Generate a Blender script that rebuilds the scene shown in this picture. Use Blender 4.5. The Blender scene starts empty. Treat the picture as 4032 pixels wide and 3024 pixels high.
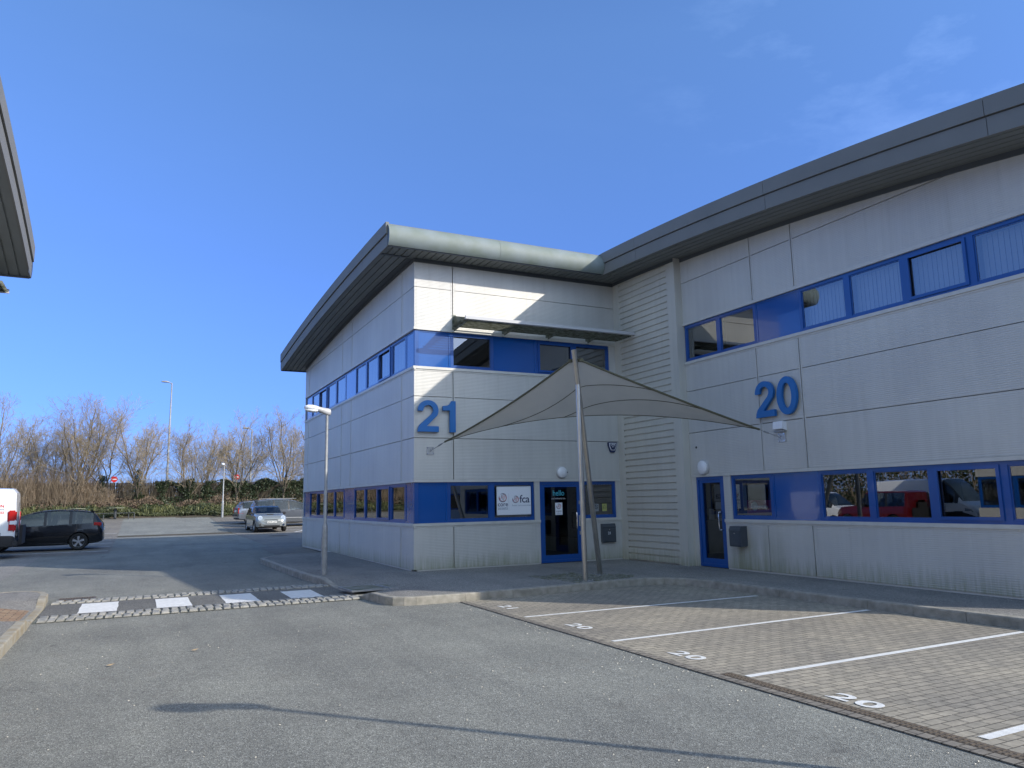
import bpy, bmesh, math, random
from mathutils import Vector, Matrix, geometry, noise
R_ = math.radians
random.seed(7)
S = bpy.context.scene
col = S.collection
# ------------------------------------------------------------------ camera, world, sun, exposure
cd = bpy.data.cameras.new('camera'); cam = bpy.data.objects.new('camera', cd); col.objects.link(cam); S.camera = cam
cd.sensor_width = 36; cd.lens = 26.34; cd.clip_start = .05; cd.clip_end = 2500
CR = ((0.896417, -0.442844, -0.018031), (0.052015, 0.145553, -0.987982), (0.440148, 0.884707, 0.153516))
r_, d_, f_ = (Vector(v).normalized() for v in CR)
m = Matrix((r_, -d_, -f_)).transposed().to_4x4(); m.translation = (0, 0, 1.75); cam.matrix_world = m
SUN = Vector((1.12, -1.26, .88)).normalized()
el = math.asin(SUN.z); rot = math.atan2(SUN.x, SUN.y)
w = bpy.data.worlds.new('World'); S.world = w; w.use_nodes = True
nt = w.node_tree; bg = nt.nodes['Background']
sky = nt.nodes.new('ShaderNodeTexSky'); sky.sky_type = 'NISHITA'; sky.sun_disc = False
sky.sun_elevation = el; sky.sun_rotation = rot; sky.altitude = 0; sky.air_density = 1.1; sky.dust_density = .35; sky.ozone_density = 2.5
tc = nt.nodes.new('ShaderNodeTexCoord'); mp = nt.nodes.new('ShaderNodeMapping'); mp.inputs['Scale'].default_value = (1.2, 2.2, 5)
nz = nt.nodes.new('ShaderNodeTexNoise'); nz.inputs['Scale'].default_value = 2.1; nz.inputs['Detail'].default_value = 9; nz.inputs['Roughness'].default_value = .62
cr = nt.nodes.new('ShaderNodeValToRGB'); cr.color_ramp.elements[0].position = .54; cr.color_ramp.elements[1].position = .85
cr.color_ramp.elements[1].color = (.32, .32, .32, 1)
mx = nt.nodes.new('ShaderNodeMixRGB'); mx.inputs[2].default_value = (5.2, 6.0, 7.2, 1)
nt.links.new(tc.outputs['Generated'], mp.inputs[0]); nt.links.new(mp.outputs[0], nz.inputs['Vector'])
nt.links.new(nz.outputs[0], cr.inputs[0]); s0 = nt.nodes.new('ShaderNodeVectorMath'); s0.operation = 'DOT_PRODUCT'; s0.inputs[1].default_value = tuple(Vector((.80, .38, .46)).normalized()); nt.links.new(tc.outputs['Generated'], s0.inputs[0])
mk = nt.nodes.new('ShaderNodeMapRange'); mk.inputs[1].default_value = .90; mk.inputs[2].default_value = 1.0; mk.inputs[3].default_value = .05; nt.links.new(s0.outputs['Value'], mk.inputs[0])
mm_ = nt.nodes.new('ShaderNodeMath'); mm_.operation = 'MULTIPLY'; nt.links.new(cr.outputs[0], mm_.inputs[0]); nt.links.new(mk.outputs[0], mm_.inputs[1]); nt.links.new(mm_.outputs[0], mx.inputs[0]); nt.links.new(sky.outputs[0], mx.inputs[1])
sx = nt.nodes.new('ShaderNodeSeparateXYZ'); nt.links.new(tc.outputs['Generated'], sx.inputs[0])
hr = nt.nodes.new('ShaderNodeValToRGB'); e_ = hr.color_ramp.elements; e_[0].position = 0; e_[0].color = (.50, .62, 1.22, 1); e_[1].position = .55; e_[1].color = (1.55, 1.5, 1.42, 1)
e_.new(.12).color = (.66, .76, 1.22, 1); e_.new(.3).color = (1.0, 1.02, 1.22, 1)
mh_ = nt.nodes.new('ShaderNodeMixRGB'); mh_.blend_type = 'MULTIPLY'; mh_.inputs[0].default_value = 1
nt.links.new(sx.outputs[2], hr.inputs[0]); nt.links.new(mx.outputs[0], mh_.inputs[1]); nt.links.new(hr.outputs[0], mh_.inputs[2])
dr = nt.nodes.new('ShaderNodeValToRGB'); e_ = dr.color_ramp.elements; e_[0].position = .30; e_[0].color = (1.8, 1.58, 1.3, 1); e_[1].position = .62; e_[1].color = (.43, .575, .83, 1)  # sky multiplier by Y: added brightening behind camera, dimmed ahead, to fill shaded walls
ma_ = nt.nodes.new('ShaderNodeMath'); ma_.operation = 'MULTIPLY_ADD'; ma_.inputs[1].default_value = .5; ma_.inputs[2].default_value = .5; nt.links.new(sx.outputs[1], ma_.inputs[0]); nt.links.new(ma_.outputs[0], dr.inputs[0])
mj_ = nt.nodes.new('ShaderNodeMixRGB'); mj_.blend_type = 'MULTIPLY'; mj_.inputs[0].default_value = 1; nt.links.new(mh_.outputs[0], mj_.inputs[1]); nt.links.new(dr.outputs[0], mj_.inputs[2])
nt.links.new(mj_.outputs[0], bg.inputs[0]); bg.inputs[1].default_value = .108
ld = bpy.data.lights.new('sun', 'SUN'); ld.energy = 2.5; ld.angle = R_(.55); ld.color = (1, .93, .82)
lo = bpy.data.objects.new('sun', ld); col.objects.link(lo); lo.rotation_euler = SUN.to_track_quat('Z', 'Y').to_euler()
S.view_settings.view_transform = 'Standard'; S.view_settings.look = 'None'; S.view_settings.exposure = 0.95; S.view_settings.gamma = 1
S.render.engine = 'CYCLES'; S.cycles.max_bounces = 8; S.cycles.transparent_max_bounces = 12

# ------------------------------------------------------------------ materials
def mat(name, c, rough=.6, metal=0., spec=.5, var=0., vscale=3., bump=0., bscale=60., c2=None, coord='Object', coat=0.):
    m = bpy.data.materials.new(name); m.use_nodes = True; n = m.node_tree; b = n.nodes['Principled BSDF']
    b.inputs['Base Color'].default_value = (*c, 1); b.inputs['Roughness'].default_value = rough; b.inputs['Metallic'].default_value = metal
    b.inputs['Specular IOR Level'].default_value = spec; b.inputs['Coat Weight'].default_value = coat
    if var or c2 or bump:
        t = n.nodes.new('ShaderNodeTexCoord')
    if var or c2:
        z = n.nodes.new('ShaderNodeTexNoise'); z.inputs['Scale'].default_value = vscale; z.inputs['Detail'].default_value = 6
        n.links.new(t.outputs[coord], z.inputs['Vector'])
        r = n.nodes.new('ShaderNodeValToRGB'); a = c2 or tuple(x * (1 - var) for x in c)
        r.color_ramp.elements[0].position = .3; r.color_ramp.elements[1].position = .7
        r.color_ramp.elements[0].color = (*a, 1); r.color_ramp.elements[1].color = (*c, 1)
        n.links.new(z.outputs[0], r.inputs[0]); n.links.new(r.outputs[0], b.inputs['Base Color'])
    if bump:
        z = n.nodes.new('ShaderNodeTexNoise'); z.inputs['Scale'].default_value = bscale; z.inputs['Detail'].default_value = 4
        n.links.new(t.outputs[coord], z.inputs['Vector'])
        u = n.nodes.new('ShaderNodeBump'); u.inputs['Strength'].default_value = bump; u.inputs['Distance'].default_value = .02
        n.links.new(z.outputs[0], u.inputs['Height']); n.links.new(u.outputs[0], b.inputs['Normal'])
    return m

def nodes_of(name):
    m = bpy.data.materials.new(name); m.use_nodes = True; n = m.node_tree
    return m, n, n.nodes['Principled BSDF'], n.nodes.new('ShaderNodeTexCoord')
def N(n, typ, **kw):
    x = n.nodes.new(typ)
    for k, v in kw.items():
        if k in x.inputs: x.inputs[k].default_value = v
        else: setattr(x, k, v)
    return x
def ramp(n, src, stops):
    r = n.nodes.new('ShaderNodeValToRGB'); e = r.color_ramp.elements
    while len(e) < len(stops): e.new(.5)
    for i, (p, c) in enumerate(stops):
        e[i].position = p; e[i].color = (*c, 1) if len(c) == 3 else c
    n.links.new(src, r.inputs[0]); return r.outputs[0]
def mixc(n, f, a, b, mode='MIX'):
    x = n.nodes.new('ShaderNodeMixRGB'); x.blend_type = mode
    for i, v in enumerate((f, a, b)):
        if hasattr(v, 'links'): n.links.new(v, x.inputs[i])
        else: x.inputs[i].default_value = v if i == 0 else (*v, 1)
    return x.outputs[0]

def asphalt(name, dark, light, speck=(.5, .5, .48)):
    m, n, b, t = nodes_of(name)
    v = N(n, 'ShaderNodeTexVoronoi', Scale=100.); n.links.new(t.outputs['Object'], v.inputs['Vector'])
    g = ramp(n, v.outputs['Color'], [(0, tuple(x * .55 for x in dark)), (.35, dark), (.75, light), (.93, tuple(min(1, x * 1.5) for x in light)), (1, speck)])
    z = N(n, 'ShaderNodeTexNoise', Scale=.35, Detail=7., Roughness=.65); n.links.new(t.outputs['Object'], z.inputs['Vector'])
    c = mixc(n, 1., g, ramp(n, z.outputs[0], [(.3, (.74, .74, .76)), (.7, (1.12, 1.12, 1.1))]), 'MULTIPLY')
    z2 = N(n, 'ShaderNodeTexNoise', Scale=14., Detail=5.); n.links.new(t.outputs['Object'], z2.inputs['Vector'])
    c = mixc(n, 1., c, ramp(n, z2.outputs[0], [(.3, (.92, .92, .92)), (.7, (1.07, 1.07, 1.07))]), 'MULTIPLY')
    z3 = N(n, 'ShaderNodeTexNoise', Scale=1.7, Detail=3.); n.links.new(t.outputs['Object'], z3.inputs['Vector'])
    c = mixc(n, ramp(n, z3.outputs[0], [(.62, (0, 0, 0)), (.8, (.35, .35, .35))]), c, (.17, .15, .13))
    mp = N(n, 'ShaderNodeMapping'); mp.inputs['Scale'].default_value = (.9, .16, 1); mp.inputs['Rotation'].default_value = (0, 0, .12); n.links.new(t.outputs['Object'], mp.inputs[0])
    z4 = N(n, 'ShaderNodeTexNoise', Scale=1.6, Detail=5., Roughness=.6); n.links.new(mp.outputs[0], z4.inputs['Vector'])
    c = mixc(n, 1., c, ramp(n, z4.outputs[0], [(.32, (.88, .88, .89)), (.52, (1, 1, 1)), (.72, (1.06, 1.055, 1.045))]), 'MULTIPLY')
    z5 = N(n, 'ShaderNodeTexNoise', Scale=2.6, Detail=2.); n.links.new(t.outputs['Object'], z5.inputs['Vector'])
    c = mixc(n, ramp(n, z5.outputs[0], [(.70, (0, 0, 0)), (.76, (.45, .45, .45))]), c, (.09, .088, .085))
    n.links.new(c, b.inputs['Base Color']); b.inputs['Roughness'].default_value = .95; b.inputs['Specular IOR Level'].default_value = .12
    u = N(n, 'ShaderNodeBump', Strength=.7, Distance=.006); n.links.new(v.outputs['Distance'], u.inputs['Height']); n.links.new(u.outputs[0], b.inputs['Normal'])
    return m
def blocks(name, cols, bw=.2, bh=.1, mortar=(.05, .045, .04), msize=.007, rotz=0., fleck=.5):
    m, n, b, t = nodes_of(name)
    mp = N(n, 'ShaderNodeMapping'); mp.inputs['Rotation'].default_value = (0, 0, rotz); n.links.new(t.outputs['Object'], mp.inputs[0])
    br = N(n, 'ShaderNodeTexBrick', Scale=1.); br.inputs['Color1'].default_value = (*cols[0], 1); br.inputs['Color2'].default_value = (*cols[1], 1)
    br.inputs['Mortar'].default_value = (*mortar, 1); br.inputs['Mortar Size'].default_value = msize; br.inputs['Mortar Smooth'].default_value = .3
    br.inputs['Brick Width'].default_value = bw; br.inputs['Row Height'].default_value = bh; n.links.new(mp.outputs[0], br.inputs[0])
    z = N(n, 'ShaderNodeTexNoise', Scale=9., Detail=8., Roughness=.7); n.links.new(t.outputs['Object'], z.inputs['Vector'])
    c = mixc(n, 1., br.outputs[0], ramp(n, z.outputs[0], [(.3, (.7, .7, .7)), (.7, (1.25, 1.24, 1.22))]), 'MULTIPLY')
    f = N(n, 'ShaderNodeTexNoise', Scale=24., Detail=3.); n.links.new(t.outputs['Object'], f.inputs['Vector'])
    c = mixc(n, ramp(n, f.outputs[0], [(.63, (0, 0, 0)), (.7, (fleck,) * 3)]), c, (.52, .48, .4))
    l = N(n, 'ShaderNodeTexNoise', Scale=.6, Detail=4.); n.links.new(t.outputs['Object'], l.inputs['Vector'])
    c = mixc(n, 1., c, ramp(n, l.outputs[0], [(.3, (.78, .78, .8)), (.7, (1.12, 1.1, 1.06))]), 'MULTIPLY')
    n.links.new(c, b.inputs['Base Color']); b.inputs['Roughness'].default_value = .85
    u = N(n, 'ShaderNodeBump', Strength=.6, Distance=.006); n.links.new(br.outputs['Fac'], u.inputs['Height']); u.invert = True
    n.links.new(u.outputs[0], b.inputs['Normal']); return m
def cladding(name, c, axis_rib=True, pitch=.036):
    # micro ribbed silver panel with faint streaks and a little algae near the ground
    m, n, b, t = nodes_of(name)
    sp = N(n, 'ShaderNodeSeparateXYZ'); n.links.new(t.outputs['Object'], sp.inputs[0])
    mp = N(n, 'ShaderNodeMapping'); mp.inputs['Scale'].default_value = (6, 6, .35); n.links.new(t.outputs['Object'], mp.inputs[0])
    z = N(n, 'ShaderNodeTexNoise', Scale=1.4, Detail=6.); n.links.new(mp.outputs[0], z.inputs['Vector'])
    cc = mixc(n, 1., c, ramp(n, z.outputs[0], [(.3, (.95, .95, .945)), (.7, (1.02, 1.02, 1.02))]), 'MULTIPLY')
    z2 = N(n, 'ShaderNodeTexNoise', Scale=.8, Detail=5.); n.links.new(t.outputs['Object'], z2.inputs['Vector'])
    cc = mixc(n, 1., cc, ramp(n, z2.outputs[0], [(.3, (.93, .93, .94)), (.7, (1.04, 1.04, 1.03))]), 'MULTIPLY')
    # algae: low wall band, broken by noise
    z3 = N(n, 'ShaderNodeTexNoise', Scale=3.2, Detail=8., Roughness=.7); n.links.new(mp.outputs[0], z3.inputs['Vector'])
    mr = N(n, 'ShaderNodeMapRange'); n.links.new(sp.outputs[2], mr.inputs[0]); mr.inputs[1].default_value = .15; mr.inputs[2].default_value = .95; mr.inputs[3].default_value = 1; mr.inputs[4].default_value = 0
    mm = N(n, 'ShaderNodeMath', operation='MULTIPLY'); n.links.new(mr.outputs[0], mm.inputs[0]); n.links.new(z3.outputs[0], mm.inputs[1])
    cc = mixc(n, ramp(n, mm.outputs[0], [(.28, (0, 0, 0)), (.62, (.7, .7, .7))]), cc, (.20, .22, .10))
    # stained panels below the letter box of unit 20 and soft drips under the sills
    my = N(n, 'ShaderNodeMapRange', interpolation_type='SMOOTHSTEP'); n.links.new(sp.outputs[1], my.inputs[0]); my.inputs[1].default_value = 11.2; my.inputs[2].default_value = 12.4
    m2 = N(n, 'ShaderNodeMapRange', interpolation_type='SMOOTHSTEP'); n.links.new(sp.outputs[1], m2.inputs[0]); m2.inputs[1].default_value = 13.4; m2.inputs[2].default_value = 13.0
    m3 = N(n, 'ShaderNodeMapRange', interpolation_type='SMOOTHSTEP'); n.links.new(sp.outputs[2], m3.inputs[0]); m3.inputs[1].default_value = 1.2; m3.inputs[2].default_value = .5
    q1 = N(n, 'ShaderNodeMath', operation='MULTIPLY'); n.links.new(my.outputs[0], q1.inputs[0]); n.links.new(m2.outputs[0], q1.inputs[1])
    q2 = N(n, 'ShaderNodeMath', operation='MULTIPLY'); n.links.new(q1.outputs[0], q2.inputs[0]); n.links.new(m3.outputs[0], q2.inputs[1])
    z6 = N(n, 'ShaderNodeTexNoise', Scale=.55, Detail=7., Roughness=.65); n.links.new(mp.outputs[0], z6.inputs['Vector'])
    q3 = N(n, 'ShaderNodeMath', operation='MULTIPLY'); n.links.new(q2.outputs[0], q3.inputs[0]); n.links.new(ramp(n, z6.outputs[0], [(.38, (0, 0, 0)), (.66, (.8, .8, .8))]), q3.inputs[1])
    cc = mixc(n, q3.outputs[0], cc, (.22, .23, .12))
    z7_ = N(n, 'ShaderNodeTexNoise', Scale=1.1, Detail=6., Roughness=.6); n.links.new(mp.outputs[0], z7_.inputs['Vector'])
    cc = mixc(n, ramp(n, z7_.outputs[0], [(.58, (0, 0, 0)), (.75, (.22, .22, .22))]), cc, (.30, .30, .26))
    n.links.new(cc, b.inputs['Base Color']); b.inputs['Roughness'].default_value = .5; b.inputs['Metallic'].default_value = .12
    if axis_rib:
        ml = N(n, 'ShaderNodeMath', operation='MULTIPLY'); ml.inputs[1].default_value = 2 * math.pi / pitch; n.links.new(sp.outputs[2], ml.inputs[0])
        sn = N(n, 'ShaderNodeMath', operation='SINE'); n.links.new(ml.outputs[0], sn.inputs[0])
        u = N(n, 'ShaderNodeBump', Strength=.3, Distance=.004); n.links.new(sn.outputs[0], u.inputs['Height']); n.links.new(u.outputs[0], b.inputs['Normal'])
    return m
def glassm(name, refl=.16, tint=(.35, .38, .4), rough=.0):
    m = bpy.data.materials.new(name); m.use_nodes = True; n = m.node_tree
    for x in list(n.nodes): n.nodes.remove(x)
    o = n.nodes.new('ShaderNodeOutputMaterial'); g = n.nodes.new('ShaderNodeBsdfGlossy'); g.inputs['Roughness'].default_value = rough; g.inputs['Color'].default_value = (.9, .93, .95, 1)
    tr = n.nodes.new('ShaderNodeBsdfTransparent'); tr.inputs[0].default_value = (*tint, 1)
    fr = n.nodes.new('ShaderNodeLayerWeight'); fr.inputs[0].default_value = .5; pw = n.nodes.new('ShaderNodeMath'); pw.operation = 'POWER'; pw.inputs[1].default_value = 3.4; n.links.new(fr.outputs['Facing'], pw.inputs[0])
    ma = n.nodes.new('ShaderNodeMath'); ma.operation = 'MULTIPLY_ADD'; ma.inputs[1].default_value = .92 - refl; ma.inputs[2].default_value = refl; ma.use_clamp = True
    mi = n.nodes.new('ShaderNodeMixShader'); n.links.new(pw.outputs[0], ma.inputs[0]); n.links.new(ma.outputs[0], mi.inputs[0])
    n.links.new(tr.outputs[0], mi.inputs[1]); n.links.new(g.outputs[0], mi.inputs[2]); n.links.new(mi.outputs[0], o.inputs[0]); return m

M = {}
M['asphalt'] = asphalt('asphalt', (.20, .202, .185), (.285, .288, .262))
M['asphalt_dark'] = asphalt('asphalt_table', (.14, .14, .135), (.22, .218, .205))
M['footway'] = asphalt('footway', (.21, .205, .195), (.31, .30, .28))
M['pavers'] = blocks('block_paving', ((.335, .305, .25), (.265, .245, .205)), mortar=(.10, .092, .075), rotz=0)
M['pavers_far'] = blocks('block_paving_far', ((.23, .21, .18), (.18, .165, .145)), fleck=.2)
M['pavers_red'] = blocks('red_blocks', ((.33, .24, .15), (.27, .17, .10)), fleck=.3)
M['kerb'] = mat('kerb_stone', (.36, .34, .30), .85, c2=(.21, .20, .17), vscale=7, bump=.5, bscale=50)
M['lichen_kerb'] = mat('kerb_lichen', (.34, .33, .29), .9, c2=(.26, .21, .13), vscale=5, bump=.5, bscale=40)
M['sett'] = mat('granite_sett', (.40, .385, .35), .8, c2=(.22, .22, .20), vscale=8, bump=.6, bscale=60)
M['mossy_sett'] = mat('mossy_sett', (.22, .22, .20), .85, c2=(.09, .10, .06), vscale=5, bump=.6, bscale=50)
M['paint'] = mat('road_paint', (.78, .78, .76), .7, c2=(.62, .62, .6), vscale=16, bump=.3, bscale=150)
M['clad'] = cladding('silver_cladding', (.54, .53, .50))
M['clad_flat'] = cladding('rib_cladding', (.56, .545, .495), False)
M['trim'] = mat('silver_trim', (.58, .57, .53), .5, .1, var=.12, vscale=4)
M['blue'] = mat('blue_frame', (.004, .070, .30), .3, 0., .5, var=.15, vscale=2, coat=.3)
M['blue_panel'] = mat('blue_panel', (.004, .078, .32), .16, 0., .5, var=.08, vscale=1.5, coat=.6)
M['blue_digit'] = mat('blue_numeral', (.012, .14, .42), .4, var=.08)
M['fascia'] = mat('fascia_metal', (.18, .18, .17), .65, .0, .3, var=.1, vscale=1.2)
M['gutter'] = mat('gutter_metal', (.20, .235, .24), .65, .0, c2=(.155, .185, .155), vscale=2.2)
M['slat'] = mat('mossy_slat', (.20, .21, .18), .8, c2=(.05, .06, .03), vscale=9)
M['soffit'] = mat('soffit_metal', (.19, .205, .20), .55, .1, var=.15, vscale=1.5)
M['flash'] = mat('dark_flashing', (.07, .08, .09), .5)
M['glass'] = glassm('window_glass', .20, (.50, .53, .54))
M['glass_door'] = glassm('door_glass', .07, (.25, .26, .28))
M['room'] = mat('room_dark', (.035, .035, .036), .9)
M['room_floor'] = mat('room_ceiling', (.22, .22, .21), .9)
M['blind'] = mat('blind_fabric', (.50, .51, .52), .9)
M['steel'] = mat('stainless_steel', (.52, .50, .46), .28, .9, var=.2, vscale=6)
M['galv'] = mat('galvanised_steel', (.32, .33, .34), .5, .3, c2=(.24, .25, .26), vscale=9)
M['lamp_head'] = mat('lamp_head_grey', (.46, .46, .47), .4)
M['lamp_bowl'] = mat('lamp_bowl', (.75, .76, .78), .2, 0, .6)
M['white'] = mat('white_board', (.74, .76, .80), .35)
M['white_paint'] = mat('white_van_paint', (.78, .79, .80), .22, coat=.5)
M['black_paint'] = mat('black_car_paint', (.006, .007, .009), .2, spec=.35, coat=.35)
M['mini_paint'] = mat('grey_car_paint', (.26, .275, .27), .22, .35, coat=.8)
M['silver_paint'] = mat('silver_car_paint', (.26, .28, .32), .25, .6, coat=.6)
M['dark_paint'] = mat('dark_grey_car_paint', (.14, .15, .165), .22, .5, coat=.8)
M['red_paint'] = mat('red_car_paint', (.11, .008, .012), .22, coat=.7)
M['tyre'] = mat('tyre_rubber', (.018, .018, .018), .85)
M['rim'] = mat('alloy_rim', (.45, .46, .48), .3, .8)
M['plastic'] = mat('black_plastic', (.025, .026, .028), .5)
M['carglass'] = glassm('car_glass', .08, (.40, .44, .44))
M['inside'] = mat('car_interior', (.02, .02, .022), .8)
M['tail'] = mat('tail_lamp', (.42, .012, .01), .15, coat=1.)
M['head'] = mat('head_lamp', (.30, .34, .40), .12, .2, coat=1.)
M['chrome'] = mat('chrome', (.7, .7, .7), .12, 1.)
M['plate'] = mat('number_plate', (.75, .75, .72), .4)
M['black'] = mat('black_lettering', (.015, .015, .02), .5)
M['navy'] = mat('navy_lettering', (.02, .03, .09), .5)
M['sailm'] = None
M['bark'] = mat('bark', (.15, .125, .095), .95, c2=(.09, .075, .055), vscale=14)
M['twig'] = mat('twig_bark', (.31, .25, .165), .95)
M['thicket'] = mat('thicket_stems', (.40, .31, .21), .95, c2=(.22, .165, .11), vscale=2)
M['wood'] = mat('weathered_fence_wood', (.15, .115, .085), .9, c2=(.08, .065, .05), vscale=5)
M['leaf_dark'] = mat('dark_leaf', (.040, .060, .020), .55, c2=(.018, .030, .012), vscale=2.5)
M['leaf_mid'] = mat('cover_leaf', (.085, .095, .035), .6, c2=(.040, .050, .020), vscale=1.5)
M['leaf_light'] = mat('blade_leaf', (.16, .165, .06), .6, c2=(.09, .10, .035), vscale=2)
M['leaf_brown'] = mat('bramble_brown', (.20, .14, .095), .9, c2=(.10, .075, .05), vscale=2)
M['soil'] = mat('soil_litter', (.085, .065, .045), .95, c2=(.05, .045, .025), vscale=2, bump=.4, bscale=8)
M['earth'] = mat('field_earth', (.10, .10, .055), .95, c2=(.06, .07, .03), vscale=.05)
M['red_sign'] = mat('sign_red', (.55, .02, .02), .4)
M['grey_box'] = mat('letter_box_grey', (.055, .065, .08), .4)
M['anth'] = mat('anthracite_post', (.05, .055, .06), .5)
M['table_top'] = mat('weathered_table', (.20, .21, .15), .8, var=.2)
M['drain'] = mat('drain_grate', (.16, .13, .10), .7, .3, var=.4, vscale=30)

# ------------------------------------------------------------------ helpers
def tag(o, label=None, cat=None, group=None, kind=None):
    if label: o['label'] = label
    if cat: o['category'] = cat
    if group: o['group'] = group
    if kind: o['kind'] = kind
    return o
def empty(name, loc=(0, 0, 0), rz=0, label=None, cat=None, group=None):
    o = bpy.data.objects.new(name, None); col.objects.link(o); o.location = loc; o.rotation_euler = (0, 0, rz); o.empty_display_size = .2
    return tag(o, label, cat, group)
class MB:
    def __init__(s): s.v = []; s.f = []; s.mi = []
    def add(s, vs, fs, mi=0):
        o = len(s.v); s.v += [tuple(p) for p in vs]; s.f += [tuple(i + o for i in f) for f in fs]; s.mi += [mi] * len(fs)
    def box(s, a, b, mi=0, fn=None):
        (x0, y0, z0), (x1, y1, z1) = a, b
        x0, x1 = sorted((x0, x1)); y0, y1 = sorted((y0, y1)); z0, z1 = sorted((z0, z1))
        vs = [(x, y, z) for z in (z0, z1) for y in (y0, y1) for x in (x0, x1)]
        if fn: vs = [fn(*p) for p in vs]
        s.add(vs, [(0, 2, 3, 1), (4, 5, 7, 6), (0, 1, 5, 4), (2, 6, 7, 3), (0, 4, 6, 2), (1, 3, 7, 5)], mi)
    def quad(s, a, b, c, d, mi=0): s.add([a, b, c, d], [(0, 1, 2, 3)], mi)
    def tube(s, pts, rad, n=8, mi=0, cap=True):
        pts = [Vector(p) for p in pts]; k = len(pts)
        if not hasattr(rad, '__len__'): rad = [rad] * k
        up = Vector((0, 0, 1)); o = len(s.v); rings = []
        pu = None
        for i, p in enumerate(pts):
            t = (pts[min(i + 1, k - 1)] - pts[max(i - 1, 0)]).normalized()
            if pu is None: pu = t.orthogonal().normalized()
            a = (pu - t * pu.dot(t)); a = a.normalized() if a.length > 1e-6 else t.orthogonal().normalized(); pu = a; b = t.cross(a)
            s.v += [tuple(p + (a * math.cos(2 * math.pi * j / n) + b * math.sin(2 * math.pi * j / n)) * rad[i]) for j in range(n)]
        for i in range(k - 1):
            for j in range(n):
                s.f.append((o + i * n + j, o + i * n + (j + 1) % n, o + (i + 1) * n + (j + 1) % n, o + (i + 1) * n + j)); s.mi.append(mi)
        if cap:
            s.f.append(tuple(o + j for j in range(n))[::-1]); s.f.append(tuple(o + (k - 1) * n + j for j in range(n))); s.mi += [mi, mi]
    def cyl(s, a, b, r, n=24, mi=0): s.tube([a, b], r, n, mi)
    def prism(s, poly, d, fn, mi=0):
        """2D polygon extruded from depth 0 to d, mapped by fn(u,v,w)"""
        k = len(poly); vs = [fn(u, v, 0) for u, v in poly] + [fn(u, v, d) for u, v in poly]
        tri = geometry.tessellate_polygon([[Vector((u, v, 0)) for u, v in poly]])
        fs = [tuple(t) for t in tri] + [tuple(i + k for i in t) for t in tri] + [(i, (i + 1) % k, (i + 1) % k + k, i + k) for i in range(k)]
        s.add(vs, fs, mi)
    def build(s, name, mats, parent=None, smooth=False, bevel=0, recalc=True, angle=35):
        me = bpy.data.meshes.new(name); me.from_pydata(s.v, [], s.f); 
        mats = mats if isinstance(mats, (list, tuple)) else [mats]
        for q in mats: me.materials.append(q)
        me.polygons.foreach_set('material_index', s.mi)
        if recalc or bevel:
            b = bmesh.new(); b.from_mesh(me)
            if recalc: bmesh.ops.recalc_face_normals(b, faces=b.faces)
            if bevel: bmesh.ops.bevel(b, geom=[e for e in b.edges if e.calc_face_angle(0) > .6], offset=bevel, segments=2, affect='EDGES', clamp_overlap=True)
            b.to_mesh(me); b.free()
        if smooth:
            me.polygons.foreach_set('use_smooth', [True] * len(me.polygons)); me.set_sharp_from_angle(angle=R_(angle))
        me.update()
        o = bpy.data.objects.new(name, me); col.objects.link(o)
        if parent: o.parent = parent
        return o
def text_mesh(body, size, fn, thick=.002, align='CENTER', bold=0., spacing=1.0, shear=0.):
    """returns MB with text mapped by fn(u,v,w)"""
    c = bpy.data.curves.new('t', 'FONT'); c.body = body; c.size = size; c.align_x = align; c.align_y = 'CENTER'; c.extrude = thick / 2; c.offset = bold; c.space_character = spacing; c.shear = shear; c.resolution_u = 4
    o = bpy.data.objects.new('t', c); col.objects.link(o); bpy.context.view_layer.update()
    me = bpy.data.meshes.new_from_object(o.evaluated_get(bpy.context.evaluated_depsgraph_get()))
    mb = MB(); mb.add([fn(v.co.x, v.co.y, v.co.z + thick / 2) for v in me.vertices], [tuple(p.vertices) for p in me.polygons])
    bpy.data.objects.remove(o); bpy.data.curves.remove(c); bpy.data.meshes.remove(me); return mb
def copy_tree(o, parent=None):
    c = o.copy(); col.objects.link(c)
    if parent: c.parent = parent
    for ch in [k for k in bpy.data.objects if k.parent == o]: copy_tree(ch, c)
    return c
def interp(x, xs, ys):
    if x <= xs[0]: return ys[0]
    for i in range(len(xs) - 1):
        if x <= xs[i + 1]: return ys[i] + (ys[i + 1] - ys[i]) * (x - xs[i]) / (xs[i + 1] - xs[i])
    return ys[-1]
GY = [-50, 18, 25, 33, 38, 44, 52, 61]; GZ = [0, 0, .02, .13, .20, .27, .58, 1.0]
def g(y): return interp(y, GY, GZ)

# ------------------------------------------------------------------ ground, road, paving
KY = lambda x: interp(x, [-40, 2.5, 5, 8, 12, 40], [61.5, 60.5, 59.5, 59.0, 60, 62])   # far kerb line
def bank(x, y):
    k = KY(x)
    if y < k: return g(y)
    return g(k) + interp(y - k, [0, .3, 5, 8, 400], [.05, .12, 1.0, 1.15, 1.15])
def grid(name, xs, ys, zf, material, label=None, kind='structure', cat=None):
    mb = MB(); nx = len(xs)
    mb.v = [(x, y, zf(x, y)) for y in ys for x in xs]
    mb.f = [(j * nx + i, j * nx + i + 1, (j + 1) * nx + i + 1, (j + 1) * nx + i) for j in range(len(ys) - 1) for i in range(nx - 1)]
    mb.mi = [0] * len(mb.f)
    return tag(mb.build(name, material, recalc=False, smooth=True), label, cat, None, kind)
xs = [-700, -200, -80, -40] + [-38 + 2 * i for i in range(40)] + [60, 120, 300, 700]
ys = [-700, -200, -60, -10, 10, 20, 30, 40, 50, 56] + [58 + .5 * i for i in range(28)] + [80, 120, 250, 900]
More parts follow.
